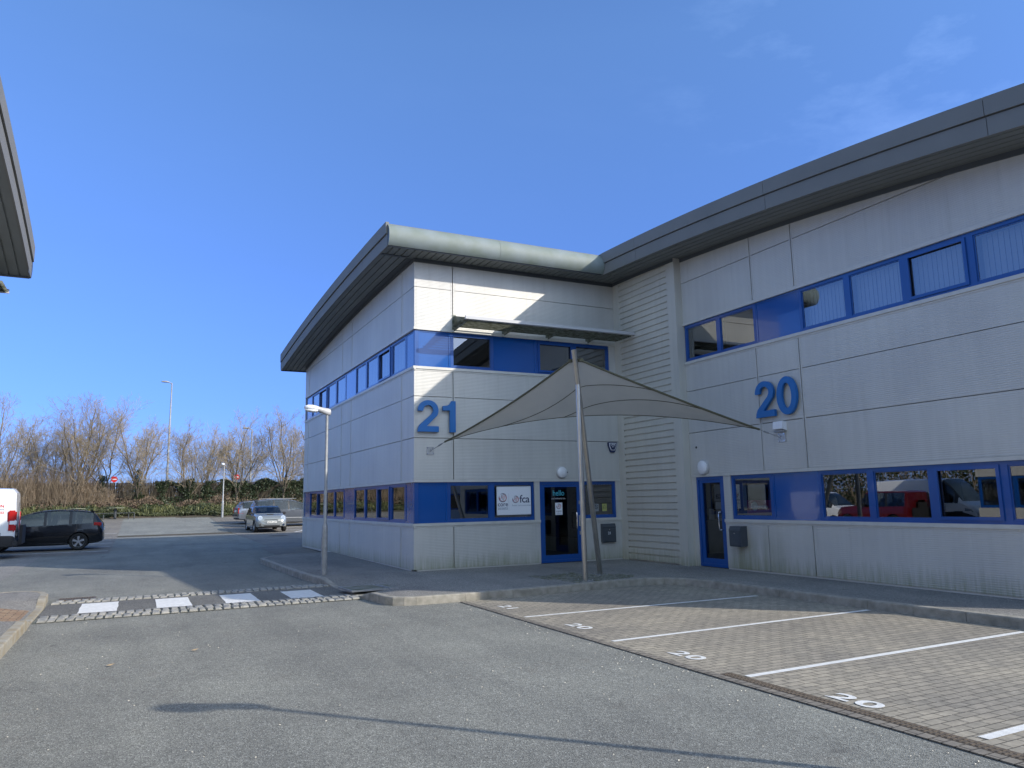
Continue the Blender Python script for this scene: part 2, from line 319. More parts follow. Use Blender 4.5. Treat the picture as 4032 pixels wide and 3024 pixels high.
grid('ground', xs, ys, lambda x, y: bank(x, y) - (.06 if y < KY(x) else 0), M['soil'], 'planted soil bank and land beyond the car park')
grid('road', [-36 + 3 * i for i in range(25)], sorted(set(GY[1:] + [-30, -10, 5, 12, 59.2, 60] + [20, 22, 28, 30, 35, 40, 42, 48, 56])), lambda x, y: g(y) - .004 if y < 59 else g(y) - .004, M['asphalt'], 'worn grey asphalt road and yard')
def sheet(name, x0, x1, y0, y1, dz, material, label=None):
    ys = [y0] + [y for y in GY if y0 < y < y1] + [y1]
    return grid(name, [x0, x1], ys, lambda x, y: g(y) + dz, material, label)
sheet('parking_paving', 5.28, 10.35, -8, 12.75, .004, M['pavers'], 'brown block paved parking bays in front of unit 20')
sheet('parking_paving', -13, -.82, 31.4, 60, .004, M['pavers_far'], 'block paved bays under the black car')
sheet('parking_paving', 4.75, 22, 31.3, 58.9, .004, M['pavers_far'], 'block paved bays under the grey cars at the back')
sheet('parking_paving', 4.35, 5.9, 25.4, 31.3, .004, M['pavers_far'], 'narrow paved strip beside the long side wall')
sheet('concrete_strip', -13, -2.9, 20.5, 31.4, .003, M['footway'], 'pale strip in front of the white van')
# edging row and slotted drain channel
mb = MB()
y = -8
while y < 12.5:
    mb.box((5.17, y, .001), (5.275, y + .195, .009)); y += .2
tag(mb.build('edging_blocks', M['pavers_far']), 'row of edging blocks between road and bays', None, None, 'structure')
mb = MB(); mb.box((5.285, -8, .002), (5.415, 6.1, .009))
y = -8
while y < 6.05:
    mb.box((5.30, y, .009), (5.345, y + .022, .013)); mb.box((5.355, y, .009), (5.40, y + .022, .013)); y += .045
tag(mb.build('drain_channel', M['drain']), 'rusty slotted drain channel along the bay edge', 'drain')
# bay lines
def strip_line(p, q, wd, dz=.009, name='bay_line', material=None, label=None, n=14):
    p, q = Vector(p), Vector(q); d = (q - p); pr = Vector((-d.y, d.x)).normalized() * wd / 2; mb = MB(); vs = []
    for i in range(n + 1):
        c = p + d * (i / n); j = random.uniform(-.004, .004)
        for s in (-1, 1):
            a = c + pr * (s + j * 8 * s); vs.append((a.x, a.y, g(a.y) + dz))
    mb.add(vs, [(2 * i, 2 * i + 1, 2 * i + 3, 2 * i + 2) for i in range(n)])
    return tag(mb.build(name, material or M['paint'], recalc=False), label, None, None, 'structure')
for i, (a, b) in enumerate([((5.34, 10.43), (9.9, 10.34)), ((5.36, 8.11), (10.05, 8.17)), ((5.44, 5.88), (10.05, 5.92)), ((5.52, 3.62), (10.05, 3.68))]):
    strip_line(a, b, .085, label='white line between parking bays')
for a, b in [((-12, 32.9), (-.9, 32.9)), ((-12, 35.5), (-.9, 35.5)), ((-12, 38.2), (-.9, 38.2)), ((-12, 41), (-.9, 41)), ((-12, 43.8), (-.9, 43.8)), ((-12, 46.6), (-.9, 46.6)),
             ((4.8, 42.6), (12, 42.6)), ((4.8, 47.2), (12, 47.2)), ((4.8, 50), (12, 50)), ((4.8, 52.8), (12, 52.8)), ((7.8, 42.6), (9.5, 46.5)), ((9.2, 42.6), (10.9, 46.5)), ((7.6, 45), (11.5, 42.8))]:
    strip_line(a, b, .1, label='white bay marking in the far car park')
for yy, tx, lb in ((11.5, '21', None), (9.27, '20', None), (6.96, '20', None), (4.75, '20', None)):
    # digits cross the bay mouth: reading direction -Y, tops towards the wall
    fn = lambda u, v, w_, yy=yy: (5.58 + v * .58, yy - u * 1.0, g(yy) + .009 + w_)
    t = text_mesh(tx, .48, fn, .001, bold=.012, spacing=1.1)
    tag(t.build('bay_number', M['paint'], recalc=False), 'white ' + tx + ' painted at the mouth of a bay', None, None, 'structure')
# speed table: darker asphalt, white blocks, two rows of setts each side
sheet('speed_table', -1.36, 3.84, 14.75, 16.42, .012, M['asphalt_dark'], 'flat topped crossing of dark asphalt')
for x0, x1, ya, yb in ((-.81, -.21, 14.82, 16.24), (.40, .97, 14.78, 16.2), (1.53, 2.12, 14.76, 16.14), (2.68, 3.27, 14.74, 16.04)):
    strip_line(((x0 + x1) / 2, ya), ((x0 + x1) / 2, yb), x1 - x0, .017, 'crossing_block', label='white painted block on the crossing', n=4)
def setts(name, x0, x1, y0, y1, rows, material, label, sx=.115, base=lambda y: g(y), h=.03):
    mb = MB(); dy = (y1 - y0) / rows
    for r in range(rows):
        x = x0 + random.uniform(0, .05)
        while x < x1 - .05:
            wd = sx * random.uniform(.85, 1.2); yy = y0 + r * dy; j = lambda s: random.uniform(-s, s); hh = base(yy) + h + j(.006)
            a = .011 + abs(j(.007))
            vs = [(x + a + j(.006), yy + a + j(.006)), (x + wd - a + j(.006), yy + a + j(.006)), (x + wd - a + j(.006), yy + dy - a + j(.006)), (x + a + j(.006), yy + dy - a + j(.006))]
            cx, cy = x + wd / 2, yy + dy / 2
            low = [(p, q, hh - .05) for p, q in vs]; mid = [(p, q, hh - .012) for p, q in vs]; top = [(cx + (p - cx) * .84, cy + (q - cy) * .84, hh + j(.003)) for p, q in vs]
            mb.add(low + mid + top, [(0, 1, 5, 4), (1, 2, 6, 5), (2, 3, 7, 6), (3, 0, 4, 7), (4, 5, 9, 8), (5, 6, 10, 9), (6, 7, 11, 10), (7, 4, 8, 11), (8, 9, 10, 11)])
            x += wd
    o = mb.build(name, material, smooth=True, angle=50)
    return tag(o, label, None, None, 'structure')
for a, b, lb in ((14.02, 14.72, 'near row of granite setts across the road'), (16.44, 16.98, 'far row of granite setts across the road')):
    sheet('sett_bed', -1.36, 3.82, a, b, .006, M['mossy_sett'], 'dark joint bed under the setts')
    setts('sett_row', -1.34, 3.82, a + .01, b - .01, 2, M['sett'], lb, sx=.135)

def fillet(path):
    return path
KH = .14
def kerbs(name, path, material, label, wd=.125, hs=None, inside=1, length=.9):
    """path of (x,y[,h]); wd laid on the inside (left if +1)."""
    mb = MB(); P = [Vector(p[:2]) for p in path]; H = [p[2] if len(p) > 2 else KH for p in path]
    for i in range(len(P) - 1):
        a, b = P[i], P[i + 1]; L = (b - a).length; n = max(1, round(L / length))
        def nrm(k):
            t = Vector((0, 0))
            if k > 0: t += (P[k] - P[k - 1]).normalized()
            if k < len(P) - 1: t += (P[k + 1] - P[k]).normalized()
            t.normalize(); q = Vector((-t.y, t.x)) * inside
            return q
        na, nb = nrm(i), nrm(i + 1)
        for s in range(n):
            t0, t1 = s / n, (s + 1) / n; gp = .004 / L; t0 += gp if s else 0; t1 -= gp
            p0, p1 = a.lerp(b, t0), a.lerp(b, t1); n0, n1 = na.lerp(nb, t0), na.lerp(nb, t1)
            h0, h1 = H[i] + (H[i + 1] - H[i]) * t0, H[i] + (H[i + 1] - H[i]) * t1
            prof = [(0, -.1, 0), (0, .0, -.02), (.008, 0, -.003), (.022, 0, 0), (wd, 0, 0), (wd, -.1, 0)]
            vs = []
            for (p, nn, h) in ((p0, n0, h0), (p1, n1, h1)):
                z = g(p.y)
                for k, (o, zz, dz) in enumerate(prof):
                    q = p + nn * o; vs.append((q.x, q.y, (z - .1) if k in (0, 5) else z + h + dz))
            mb.add(vs, [(k, k + 1, k + 7, k + 6) for k in range(5)] + [(0, 1, 2, 3, 4, 5), (11, 10, 9, 8, 7, 6)])
    return tag(mb.build(name, material), label, None, None, 'structure')
def footway(name, poly, material, label, zf, step=.45):
    xs_ = [p[0] for p in poly]; ys_ = [p[1] for p in poly]; pts = [Vector(p) for p in poly]; n = len(poly)
    edges = [(i, (i + 1) % n) for i in range(n)]
    def inside(x, y):
        c = False
        for i in range(n):
            (xa, ya), (xb, yb) = poly[i], poly[(i + 1) % n]
            if (ya > y) != (yb > y) and x < (xb - xa) * (y - ya) / (yb - ya) + xa: c = not c
        return c
    x = min(xs_)
    while x < max(xs_):
        y = min(ys_)
        while y < max(ys_):
            if inside(x, y): pts.append(Vector((x + random.uniform(-.02, .02), y + random.uniform(-.02, .02))))
            y += step
        x += step
    r = geometry.delaunay_2d_cdt(pts, edges, [list(range(n))], 1, 1e-5)
    mb = MB(); mb.add([(v.x, v.y, zf(v.x, v.y)) for v in r[0]], [tuple(f) for f in r[2]])
    o = mb.build(name, material, recalc=False, smooth=True)
    for p in o.data.polygons:
        if p.normal.z < 0: p.flip()
    return tag(o, label, None, None, 'structure')
def arc(cx, cy, r, a0, a1, n=6):
    return [(cx + r * math.cos(R_(a0 + (a1 - a0) * i / n)), cy + r * math.sin(R_(a0 + (a1 - a0) * i / n))) for i in range(n + 1)]
kp = [(4.6, 25.6), (3.9, 25.1), (3.42, 24.2), (3.48, 21), (3.58, 18.4), (3.70, 17.0, .14), (3.78, 16.3, .03), (3.84, 14.3, .03), (3.88, 13.75, .14), (3.95, 13.05), (4.03, 12.86), (4.2, 12.75), (4.4, 12.70), (5.3, 12.66), (7.2, 12.70), (8.8, 12.88), (9.35, 12.86), (9.7, 12.7), (9.95, 12.35), (10.05, 11.8), (10.08, 11.0), (10.1, 9.0), (10.15, 7.5), (10.25, 6), (10.4, 3)]
kerbs('kerb', kp, M['kerb'], 'weathered kerb stones round the footway', inside=1)
# z of footway falls to the dropped kerb
def zfoot(x, y):
    d = 0
    yy = max(0, abs(y - 15.3) - 1.0); dx = max(0, x - 3.95); t = max(0, 1 - math.hypot(yy / .75, dx / .9))
    return g(y) + KH - .004 - (KH - .034) * (t * t * (3 - 2 * t))
inner = []
P = [Vector(p[:2]) for p in kp]
for i, p in enumerate(P):
    t = Vector((0, 0))
    if i: t += (p - P[i - 1]).normalized()
    if i < len(P) - 1: t += (P[i + 1] - p).normalized()
    t.normalize(); inner.append((p.x - t.y * .12, p.y + t.x * .12))
poly = inner + [(12.4, 3), (12.4, 17.6), (6.2, 17.6), (6.2, 25.6)]
footway('footway', poly, M['footway'], 'asphalt footway in front of the doors', zfoot)
isl = [(-1.36, -8), (-1.36, 13.4, .14), (-1.38, 14.0, .03), (-1.38, 15.9, .03), (-1.40, 16.4, .14), (-1.44, 17.3), (-1.55, 17.75), (-1.8, 18.1), (-2.1, 18.22), (-2.6, 18.1), (-6, 17.2)]
kerbs('kerb', isl, M['lichen_kerb'], 'lichen stained kerb of the left hand footway', inside=1)
def zisl(x, y):
    yy = max(0, abs(y - 14.95) - .95); t = max(0, 1 - math.hypot(yy / .6, max(0, -1.45 - x) / .8))
    return g(y) + KH - .004 - (KH - .034) * (t * t * (3 - 2 * t))
P = [Vector(p[:2]) for p in isl]; inner = []
for i, p in enumerate(P):
    t = Vector((0, 0))
    if i: t += (p - P[i - 1]).normalized()
    if i < len(P) - 1: t += (P[i + 1] - p).normalized()
    t.normalize(); inner.append((p.x - t.y * .12, p.y + t.x * .12))
footway('footway', inner + [(-6, -8)], M['footway'], 'left hand asphalt footway with rounded end', zisl)
mb = MB(); mb.add([(-3.4, 14.05, zisl(-3, 14) + .006), (-1.55, 14.05, zisl(-1.55, 14.05) + .006), (-1.55, 15.5, zisl(-1.55, 15.5) + .006), (-3.4, 15.5, zisl(-3, 15.4) + .006)], [(0, 1, 2, 3)])
mb2 = MB(); nx_ = 8
for i in range(nx_):
    for j in range(5):
        x0, x1 = -3.4 + 1.85 * i / nx_, -3.4 + 1.85 * (i + 1) / nx_; y0, y1 = 14.05 + 1.45 * j / 5, 14.05 + 1.45 * (j + 1) / 5
        mb2.quad(*[(x, y, zisl(x, y) + .007) for x, y in ((x0, y0), (x1, y0), (x1, y1), (x0, y1))])
tag(mb2.build('tactile_paving', M['pavers_red'], recalc=False), 'buff block crossing point on the left footway', None, None, 'structure')
# sett patch round the mast foot, manhole covers
zp = lambda y: g(y) + KH - .004
pp = [(7.5, 14.5), (7.75, 12.95), (9.2, 13.05), (9.55, 13.5), (8.6, 14.6)]
mb = MB(); r = .16
def pin(x, y, poly):
    c = False; n = len(poly)
    for i in range(n):
        (xa, ya), (xb, yb) = poly[i], poly[(i + 1) % n]
        if (ya > y) != (yb > y) and x < (xb - xa) * (y - ya) / (yb - ya) + xa: c = not c
    return c
x = 7.3
while x < 9.7:
    y = 12.8 + random.uniform(0, .1)
    while y < 14.7:
        if pin(x, y, pp):
            a, b, h = random.uniform(.05, .07), random.uniform(.045, .07), zp(y) + random.uniform(.0, .016); ang = random.uniform(-.25, .25)
            c, s_ = math.cos(ang), math.sin(ang)
            base = [(x + (u * a * c - v * b * s_), y + (u * a * s_ + v * b * c)) for u, v in ((-1, -1), (1, -1), (1, 1), (-1, 1))]
            vs = [(p, q, h - .03) for p, q in base] + [(x + (p - x) * .8, y + (q - y) * .8, h + .012) for p, q in base]
            mb.add(vs, [(0, 1, 5, 4), (1, 2, 6, 5), (2, 3, 7, 6), (3, 0, 4, 7), (4, 5, 6, 7)])
        y += .155
    x += .165
tag(mb.build('sett_patch', M['mossy_sett'], smooth=True, angle=60), 'mossy setts bedded round the foot of the sail mast', None, None, 'structure')
mh = empty('manhole_cover', (4.45, 14.95, 0), R_(4), 'pair of recessed block filled manhole covers in the footway beside the dropped kerb', 'manhole cover')
for k, (a, b) in enumerate((((-.75, -.42), (-.02, .42)), ((.02, -.42), (.75, .42)))):
    mb = MB(); z0 = zfoot(4.45, 14.95)
    for (p, q) in (((a[0], a[1]), (b[0], a[1] + .03)), ((a[0], b[1] - .03), (b[0], b[1])), ((a[0], a[1] + .03), (a[0] + .03, b[1] - .03)), ((b[0] - .03, a[1] + .03), (b[0], b[1] - .03))):
        mb.box((p[0], p[1], z0 - .01), (q[0], q[1], z0 + .022))
    fr = mb.build('frame', M['galv'], mh)
    mb = MB(); mb.box((a[0] + .032, a[1] + .032, z0 - .01), (b[0] - .032, b[1] - .032, z0 + .018)); mb.build('lid', M['mossy_sett'], mh)

# ------------------------------------------------------------------ the two office units
Xc, Yc, Xg, Xr = 5.9, 17.22, 12.0, 11.81
YEND, YFAR = 5.5, 30.6
XVL, XVG = 4.95, 10.98
def zs(y): return 7.80 - (.0055 if y < 18.3 else .0037) * (y - 18.3) ** 2
def zt(y): return 8.37 - (.0055 if y < 18.3 else .0032) * (y - 18.3) ** 2
PF = lambda u, z, n: (u, Yc - n, z)
PL = lambda u, z, n: (Xc - n, u, z)
PG = lambda u, z, n: (Xg - n, u, z)
PR = lambda u, z, n: (Xr - n, u, z)
Z0, ZS1, ZB1, ZH1, ZT1, ZJ1, ZJ2, ZS2, ZB2, ZH2, ZT2, ZJ3 = .17, 1.18, 1.245, 2.22, 2.29, 3.29, 4.31, 4.985, 5.05, 5.97, 6.04, 7.06

def panels(mb, P, u0, u1, joints, z0, z1, hj, topfn=None, th=.06, vgap=.022, hgap=.014, cut=()):
    """cladding panels with open joints; joints = list of u; hj = list of z"""
    us = [u0] + sorted(joints) + [u1]; zz = [z0] + list(hj) + [z1]
    for i in range(len(us) - 1):
        a = us[i] + (vgap / 2 if i else 0); b = us[i + 1] - (vgap / 2 if i < len(us) - 2 else 0)
        for j in range(len(zz) - 1):
            c = zz[j] + (hgap / 2 if j else 0); d = zz[j + 1] - (hgap / 2 if j < len(zz) - 2 else 0)
            if topfn and j == len(zz) - 2:
                n = max(2, int((b - a) / .5)); top = [(b - (b - a) * k / n, topfn(b - (b - a) * k / n) + .03) for k in range(n + 1)]
                top = [p for p in top if p[1] > c + .02]
                if len(top) < 2: continue
                lo_ = min(p[0] for p in top); hi = max(p[0] for p in top)
                mb.prism([(lo_, c), (hi, c)] + top, th, lambda u, v, w_: P(u, v, w_ - th))
            else: mb.box((a, c, -th), (b, d, 0), fn=P)
def cover_strips(mb, P, joints, z0, z1, topfn=None):
    """raised frame of each vertical joint, either side of the groove"""
    for u in joints:
        zt_ = z1 if not topfn else topfn(u) - .1
        for s in (-1, 1): mb.box((u + s * .012, z0 + .002, .0), (u + s * .042, zt_ - .002, .006), fn=P)
def screws(mb, P, us, z, r=.011):
    for u in us:
        c = [(u + r * math.cos(a * math.pi / 3), z + r * math.sin(a * math.pi / 3)) for a in range(6)]
        mb.prism(c, .006, lambda a, b, w_: P(a, b, w_ + .012))
def ring(mb, P, u0, u1, z0, z1, wd, n0, n1, mi=0):
    mb.box((u0, z0, n0), (u1, z0 + wd, n1), mi, P); mb.box((u0, z1 - wd, n0), (u1, z1, n1), mi, P)
    mb.box((u0, z0 + wd, n0), (u0 + wd, z1 - wd, n1), mi, P); mb.box((u1 - wd, z0 + wd, n0), (u1, z1 - wd, n1), mi, P)
def window(parent, P, u0, u1, z0, z1, opening=False, blind=False, glass='glass'):
    u0, u1 = sorted((u0, u1)); mb = MB()
    ring(mb, P, u0, u1, z0, z1, .066, -.075, -.03); i = .066
    ring(mb, P, u0 + i, u1 - i, z0 + i, z1 - i, .022, -.078, -.048)
    if opening:
        ring(mb, P, u0 + .055, u1 - .055, z0 + .055, z1 - .055, .055, -.029, -.004); i = .066
    fr = mb.build('window', M['blue'], parent)
    i = .086 if not opening else .108
    mb = MB(); mb.quad(P(u0 + i, z0 + i, -.062), P(u1 - i, z0 + i, -.062), P(u1 - i, z1 - i, -.062), P(u0 + i, z1 - i, -.062))
    mb.build('pane', M[glass], fr, recalc=False)
    mb = MB(); ring(mb, P, u0 + .04, u1 - .04, z0 + .04, z1 - .04, .06, -.16, -.08); mb.build('reveal', M['plastic'], fr)
    if blind:
        mb = MB(); u = u0 + .08; n_ = 0
        while u < u1 - .1:
            o = .003 * math.sin(n_ * 2.1); mb.add([P(u, z0 + .1, -.22 + o), P(u + .086, z0 + .1, -.235 - o), P(u + .086, z1 - .06, -.235 - o), P(u, z1 - .06, -.22 + o)], [(0, 1, 2, 3)]); u += .089; n_ += 1
        mb.build('vertical_blind', M['blind'], fr, recalc=False)
    return fr
def infill(parent, P, u0, u1, z0, z1):
    u0, u1 = sorted((u0, u1)); mb = MB(); ring(mb, P, u0, u1, z0, z1, .05, -.075, -.032); mb.box((u0 + .05, z0 + .05, -.075), (u1 - .05, z1 - .05, -.042), fn=P)
    return mb.build('infill_panel', M['blue_panel'], parent, bevel=.003)
def trimline(parent, P, u0, u1, z0, z1, n=.03, name='sill_trim', ret=0):
    mb = MB(); mb.box((u0, z0, -.08), (u1, z1, n), fn=P); mb.box((u0, z0 - .035, -.04), (u1, z0 - .001, .008), fn=P)
    k = int((u1 - u0) / 1.2) + 1; screws(mb, P, [u0 + .25 + (u1 - u0 - .5) * i / max(1, k - 1) for i in range(k)], z0 - .018)
    return mb.build(name, M['trim'], parent)

b21 = empty('office_building', (Xc, Yc, 0), 0, 'silver clad corner office unit with the big blue number 21 and curved oversailing roof', 'building')
b20 = empty('office_building', (Xg, YEND, 0), 0, 'silver clad terrace unit with the big blue number 20, nearest on the right', 'building')
b21.location = b20.location = (0, 0, 0)

# --- long side wall (L) of unit 21
JL = [18.2, 23.3, 24.55, 29.95]
mb = MB(); panels(mb, PL, Yc, YFAR, JL, Z0, ZS1, []); panels(mb, PL, Yc, YFAR, JL, ZT1, ZS2, [ZJ1, ZJ2]); panels(mb, PL, Yc, YFAR, JL, ZT2, 0, [ZJ3], zs)
cover_strips(mb, PL, JL, Z0, ZS1 - .04); cover_strips(mb, PL, JL, ZT1, ZS2 - .04); cover_strips(mb, PL, JL, ZT2, 0, zs)
mb.build('wall', M['clad'], b21)
# --- front wall (F) of unit 21
mb = MB(); XF1 = Xr + .1; YI = Yc
panels(mb, PF, Xc + .0605, 9.31, [6.92], Z0, ZS1, []); panels(mb, PF, 10.62, XF1, [], Z0, ZS1, [])
panels(mb, PF, Xc + .0605, XF1, [6.92], ZT1, ZS2, [ZJ1, ZJ2]); panels(mb, PF, Xc + .0605, XF1, [6.92], ZT2, zs(Yc) + .03, [ZJ3])
mb.box((9.155, ZS1 + .065, -.06), (9.31, ZH1, .0), fn=PF); mb.box((11.665, ZB1, -.06), (XF1, ZH1, 0), fn=PF); mb.box((11.61, ZB2, -.06), (XF1, ZH2, 0), fn=PF)
cover_strips(mb, PF, [6.92], Z0, ZS1 - .04); cover_strips(mb, PF, [6.92], ZT1, ZS2 - .04); cover_strips(mb, PF, [6.92], ZT2, zs(Yc) - .1)
mb.build('wall', M['clad'], b21)
# trims
for P, u0, u1 in ((PL, Yc - .032, YFAR), (PF, Xc - .0, 9.31), (PF, 10.62, XF1)):
    trimline(b21, P, u0, u1, ZS1, ZB1)
for P, u0, u1 in ((PL, Yc - .032, YFAR), (PF, Xc, XF1)):
    trimline(b21, P, u0, u1, ZS2, ZB2)
    mb = MB(); mb.box((u0, ZH1, -.08), (u1, ZT1 - .004, .022), fn=P); mb.build('head_trim', M['trim'], b21)
    mb = MB(); mb.box((u0, ZH2, -.08), (u1, ZT2 - .004, .022), fn=P); mb.build('head_trim', M['trim'], b21)
mb = MB(); mb.box((Yc + .2, .1, -.08), (YFAR, Z0 - .004, -.01), fn=PL); mb.box((Xc + .1, .1, -.08), (9.31, Z0 - .004, -.01), fn=PF); mb.box((10.63, .1, -.08), (XF1, Z0 - .004, -.01), fn=PF); mb.build('plinth', M['trim'], b21)
ML = [17.95, 19.17, 20.42, 21.68, 22.9, 24.17, 25.5, 26.83, 28.2, 29.52, YFAR - .02]
for z0, z1, lvl in ((ZB1, ZH1, 0), (ZB2, ZH2, 1)):
    # blue corner post and first panel
    mb = MB(); mb.box((Xc + .02, Yc + .02, z0), (Xc + .12, Yc + .12, z1)); mb.build('corner_post', M['blue'], b21, bevel=.004)
    infill(b21, PL, Yc + .121, ML[0], z0, z1)
    for i in range(len(ML) - 1):
        if i == 4 or i == 9: infill(b21, PL, ML[i], ML[i + 1], z0, z1)
        else: window(b21, PL, ML[i], ML[i + 1], z0, z1, i in (1, 7), blind=lvl == 1)
    if lvl == 0:
        infill(b21, PF, Xc + .121, 6.77, z0, z1); window(b21, PF, 6.77, 7.955, z0, z1); window(b21, PF, 7.955, 9.154, z0, z1); window(b21, PF, 10.62, 11.664, z0, z1)
    else:
        infill(b21, PF, Xc + .121, 6.87, z0, z1); window(b21, PF, 6.87, 8.06, z0, z1); infill(b21, PF, 8.06, 9.31, z0, z1)
        window(b21, PF, 9.31, 10.485, z0, z1, True); window(b21, PF, 10.485, 11.609, z0, z1)
def door(parent, P, u0, u1, z0, z1, hinge, handle_u, label=None):
    mb = MB(); ring(mb, P, u0, u1, z0, z1, .07, -.10, -.01); fr = mb.build('door', M['blue'], parent, bevel=.004)
    if label: fr['label'] = label
    a, b, c, d = u0 + .074, u1 - .074, z0 + .06, z1 - .074
    mb = MB(); mb.box((a, c, -.08), (a + .075, d, -.03), fn=P); mb.box((b - .1, c, -.08), (b, d, -.03), fn=P); mb.box((a + .075, c, -.08), (b - .1, c + .13, -.03), fn=P); mb.box((a + .075, d - .07, -.08), (b - .1, d, -.03), fn=P)
    mb.build('leaf_frame', M['blue'], fr)
    mb = MB(); mb.quad(P(a + .075, c + .13, -.055), P(b - .1, c + .13, -.055), P(b - .1, d - .07, -.055), P(a + .075, d - .07, -.055)); mb.build('pane', M['glass_door'], fr, recalc=False)
    mb = MB(); h = handle_u; s = 1 if hinge > handle_u else -1
    mb.tube([P(h, 1.0, -.03), P(h + s * .0, 1.0, .035), P(h + s * .03, 1.0, .06), P(h + s * .03, 1.06, .07), P(h + s * .03, 1.34, .07), P(h + s * .03, 1.4, .06), P(h, 1.4, .035), P(h, 1.4, -.03)], .014, 10)
    mb.build('handle', M['chrome'], fr, smooth=True)
    return fr
d21 = door(b21, PF, 9.312, 10.618, .15, ZH1, 9.3, 10.40)
mb = MB(); mb.box((10.475, 1.05, -.03), (10.53, 1.33, -.018), fn=PF)
for k in range(4): mb.box((10.488, 1.085 + k * .06, -.018), (10.517, 1.115 + k * .06, -.012), fn=PF)
mb.build('keypad', M['chrome'], d21); 
for zz_ in (1.62, .83):
    mb = MB(); mb.box((10.49, zz_, -.03), (10.525, zz_ + .09, -.022), fn=PF); mb.build('lock_plate', M['chrome'], d21)
# --- ribbed return wall and G wall of unit 20
mb = MB(); z = Z0
U0, U1 = 14.79, 16.93
k = 0
while z < zs(16) - .05:
    z1 = z + .163; top = lambda u, zz: min(zz, zs(u) + .02)
    prof = [(z, 0), (z + .118, 0), (z + .13, -.035), (z + .151, -.035), (z + .163, 0)]
    for q in range(len(prof) - 1):
        (za, na), (zb, nb) = prof[q], prof[q + 1]
        if za > zs(U0): continue
        mb.quad(PR(U0, za, na), PR(U1, za, na), PR(U1, min(zb, zs(U1)), nb), PR(U0, min(zb, zs(U0)), nb))
    z = z1; k += 1
mb.build('ribbed_wall', M['clad_flat'], b20, recalc=False)
mb = MB()
mb.box((14.47, .1, -.3), (14.62, zs(14.5) + .03, .012), fn=PR); mb.box((14.62, .1, -.1), (14.80, zs(14.5) + .03, .004), fn=PR)
mb.box((16.92, .1, -.1), (17.12, zs(16.9) + .03, .006), fn=PR); mb.box((17.12, .1, -.1), (17.22, zs(16.9) + .03, .0), fn=PR)
screws(mb, PR, [14.70], .6); 
for q in range(44): screws(mb, PR, [14.77], .3 + q * .163, .008); 
mb.build('corner_trim', M['clad_flat'], b20)
mb = MB(); mb.box((U0, .1, -.1), (U1, zs(U1), -.05), fn=PR); mb.build('wall_core', M['trim'], b20)
JG = [10.88, 12.07]
mb = MB(); panels(mb, PG, YEND, 13.355, [10.88, 12.07], Z0, ZS1, [])
panels(mb, PG, YEND, 14.468, JG, ZT1, ZS2, [ZJ1, ZJ2]); panels(mb, PG, YEND, 14.468, JG, ZT2, 0, [ZJ3], zs)
mb.box((13.13, ZS1 + .065, -.06), (13.355, ZH1, 0), fn=PG); mb.box((14.30, .12, -.06), (14.468, ZH1, 0), fn=PG)
mb.box((14.47, ZT1, -.055), (14.4702, ZS2, -.05), fn=PG)
cover_strips(mb, PG, JG, Z0, ZS1 - .04); cover_strips(mb, PG, JG, ZT1, ZS2 - .04); cover_strips(mb, PG, JG, ZT2, 0, zs)
mb.build('wall', M['clad'], b20)
trimline(b20, PG, YEND, 13.355, ZS1, ZB1); trimline(b20, PG, YEND, 14.46, ZS2, ZB2)
for z0, z1 in ((ZH1, ZT1), (ZH2, ZT2)):
    mb = MB(); mb.box((YEND, z0, -.08), (14.46, z1 - .004, .022), fn=PG); mb.build('head_trim', M['trim'], b20)
mb = MB(); mb.box((YEND, .1, -.08), (13.355, Z0 - .004, -.012), fn=PG); mb.build('plinth', M['trim'], b20)
for a, b, kind in ((13.128, 11.9, 'w'), (11.9, 10.68, 'p'), (10.68, 9.5, 'w'), (9.5, 8.3, 'w'), (8.3, 7.11, 'o'), (7.11, 5.9, 'w')):
    (infill(b20, PG, a, b, ZB1, ZH1) if kind == 'p' else window(b20, PG, a, b, ZB1, ZH1, kind == 'o'))
for a, b, kind in ((14.45, 13.25, 'w'), (13.25, 12.05, 'w'), (12.05, 10.82, 'p'), (10.82, 9.64, 'b'), (9.64, 8.43, 'b'), (8.43, 7.23, 'ob'), (7.23, 6.0, 'b')):
    (infill(b20, PG, a, b, ZB2, ZH2) if kind == 'p' else window(b20, PG, a, b, ZB2, ZH2, 'o' in kind, 'b' in kind))
mb = MB(); mb.box((5.5, ZB1, -.07), (5.9, ZH1, 0), fn=PG); mb.box((5.5, ZB2, -.07), (6.0, ZH2, 0), fn=PG); mb.build('wall', M['clad'], b20)
d20 = door(b20, PG, 13.357, 14.298, .15, ZH1, 14.5, 13.47, None)
# backing, interiors, rear and end walls
def shell(parent, P, u0, u1, topz):
    mb = MB(); mb.box((u0, .05, -.13), (u1, ZS1 + .02, -.085), fn=P); mb.box((u0, ZH1 + .01, -.13), (u1, ZS2 + .02, -.085), fn=P)
    n = 12
    for i in range(n):
        a, b = u0 + (u1 - u0) * i / n, u0 + (u1 - u0) * (i + 1) / n; mb.box((a, ZH2 + .01, -.13), (b, min(topz(a), topz(b)) + .04, -.085), fn=P)
    mb.build('wall_core', M['flash'], parent)
shell(b21, PL, Yc + .14, YFAR, zs); shell(b20, PG, YEND + .01, 14.36, zs)
mb = MB()
for z0, z1 in ((.05, ZS1 + .02), (ZH1 + .01, ZS2 + .02), (ZH2 + .01, zs(Yc))):
    if z0 < 1: mb.box((Xc + .14, z0, -.13), (9.30, z1, -.085), fn=PF); mb.box((10.63, z0, -.13), (Xr + .1, z1, -.085), fn=PF)
    else: mb.box((Xc + .14, z0, -.13), (Xr + .1, z1, -.085), fn=PF)
mb.build('wall_core', M['flash'], b21)
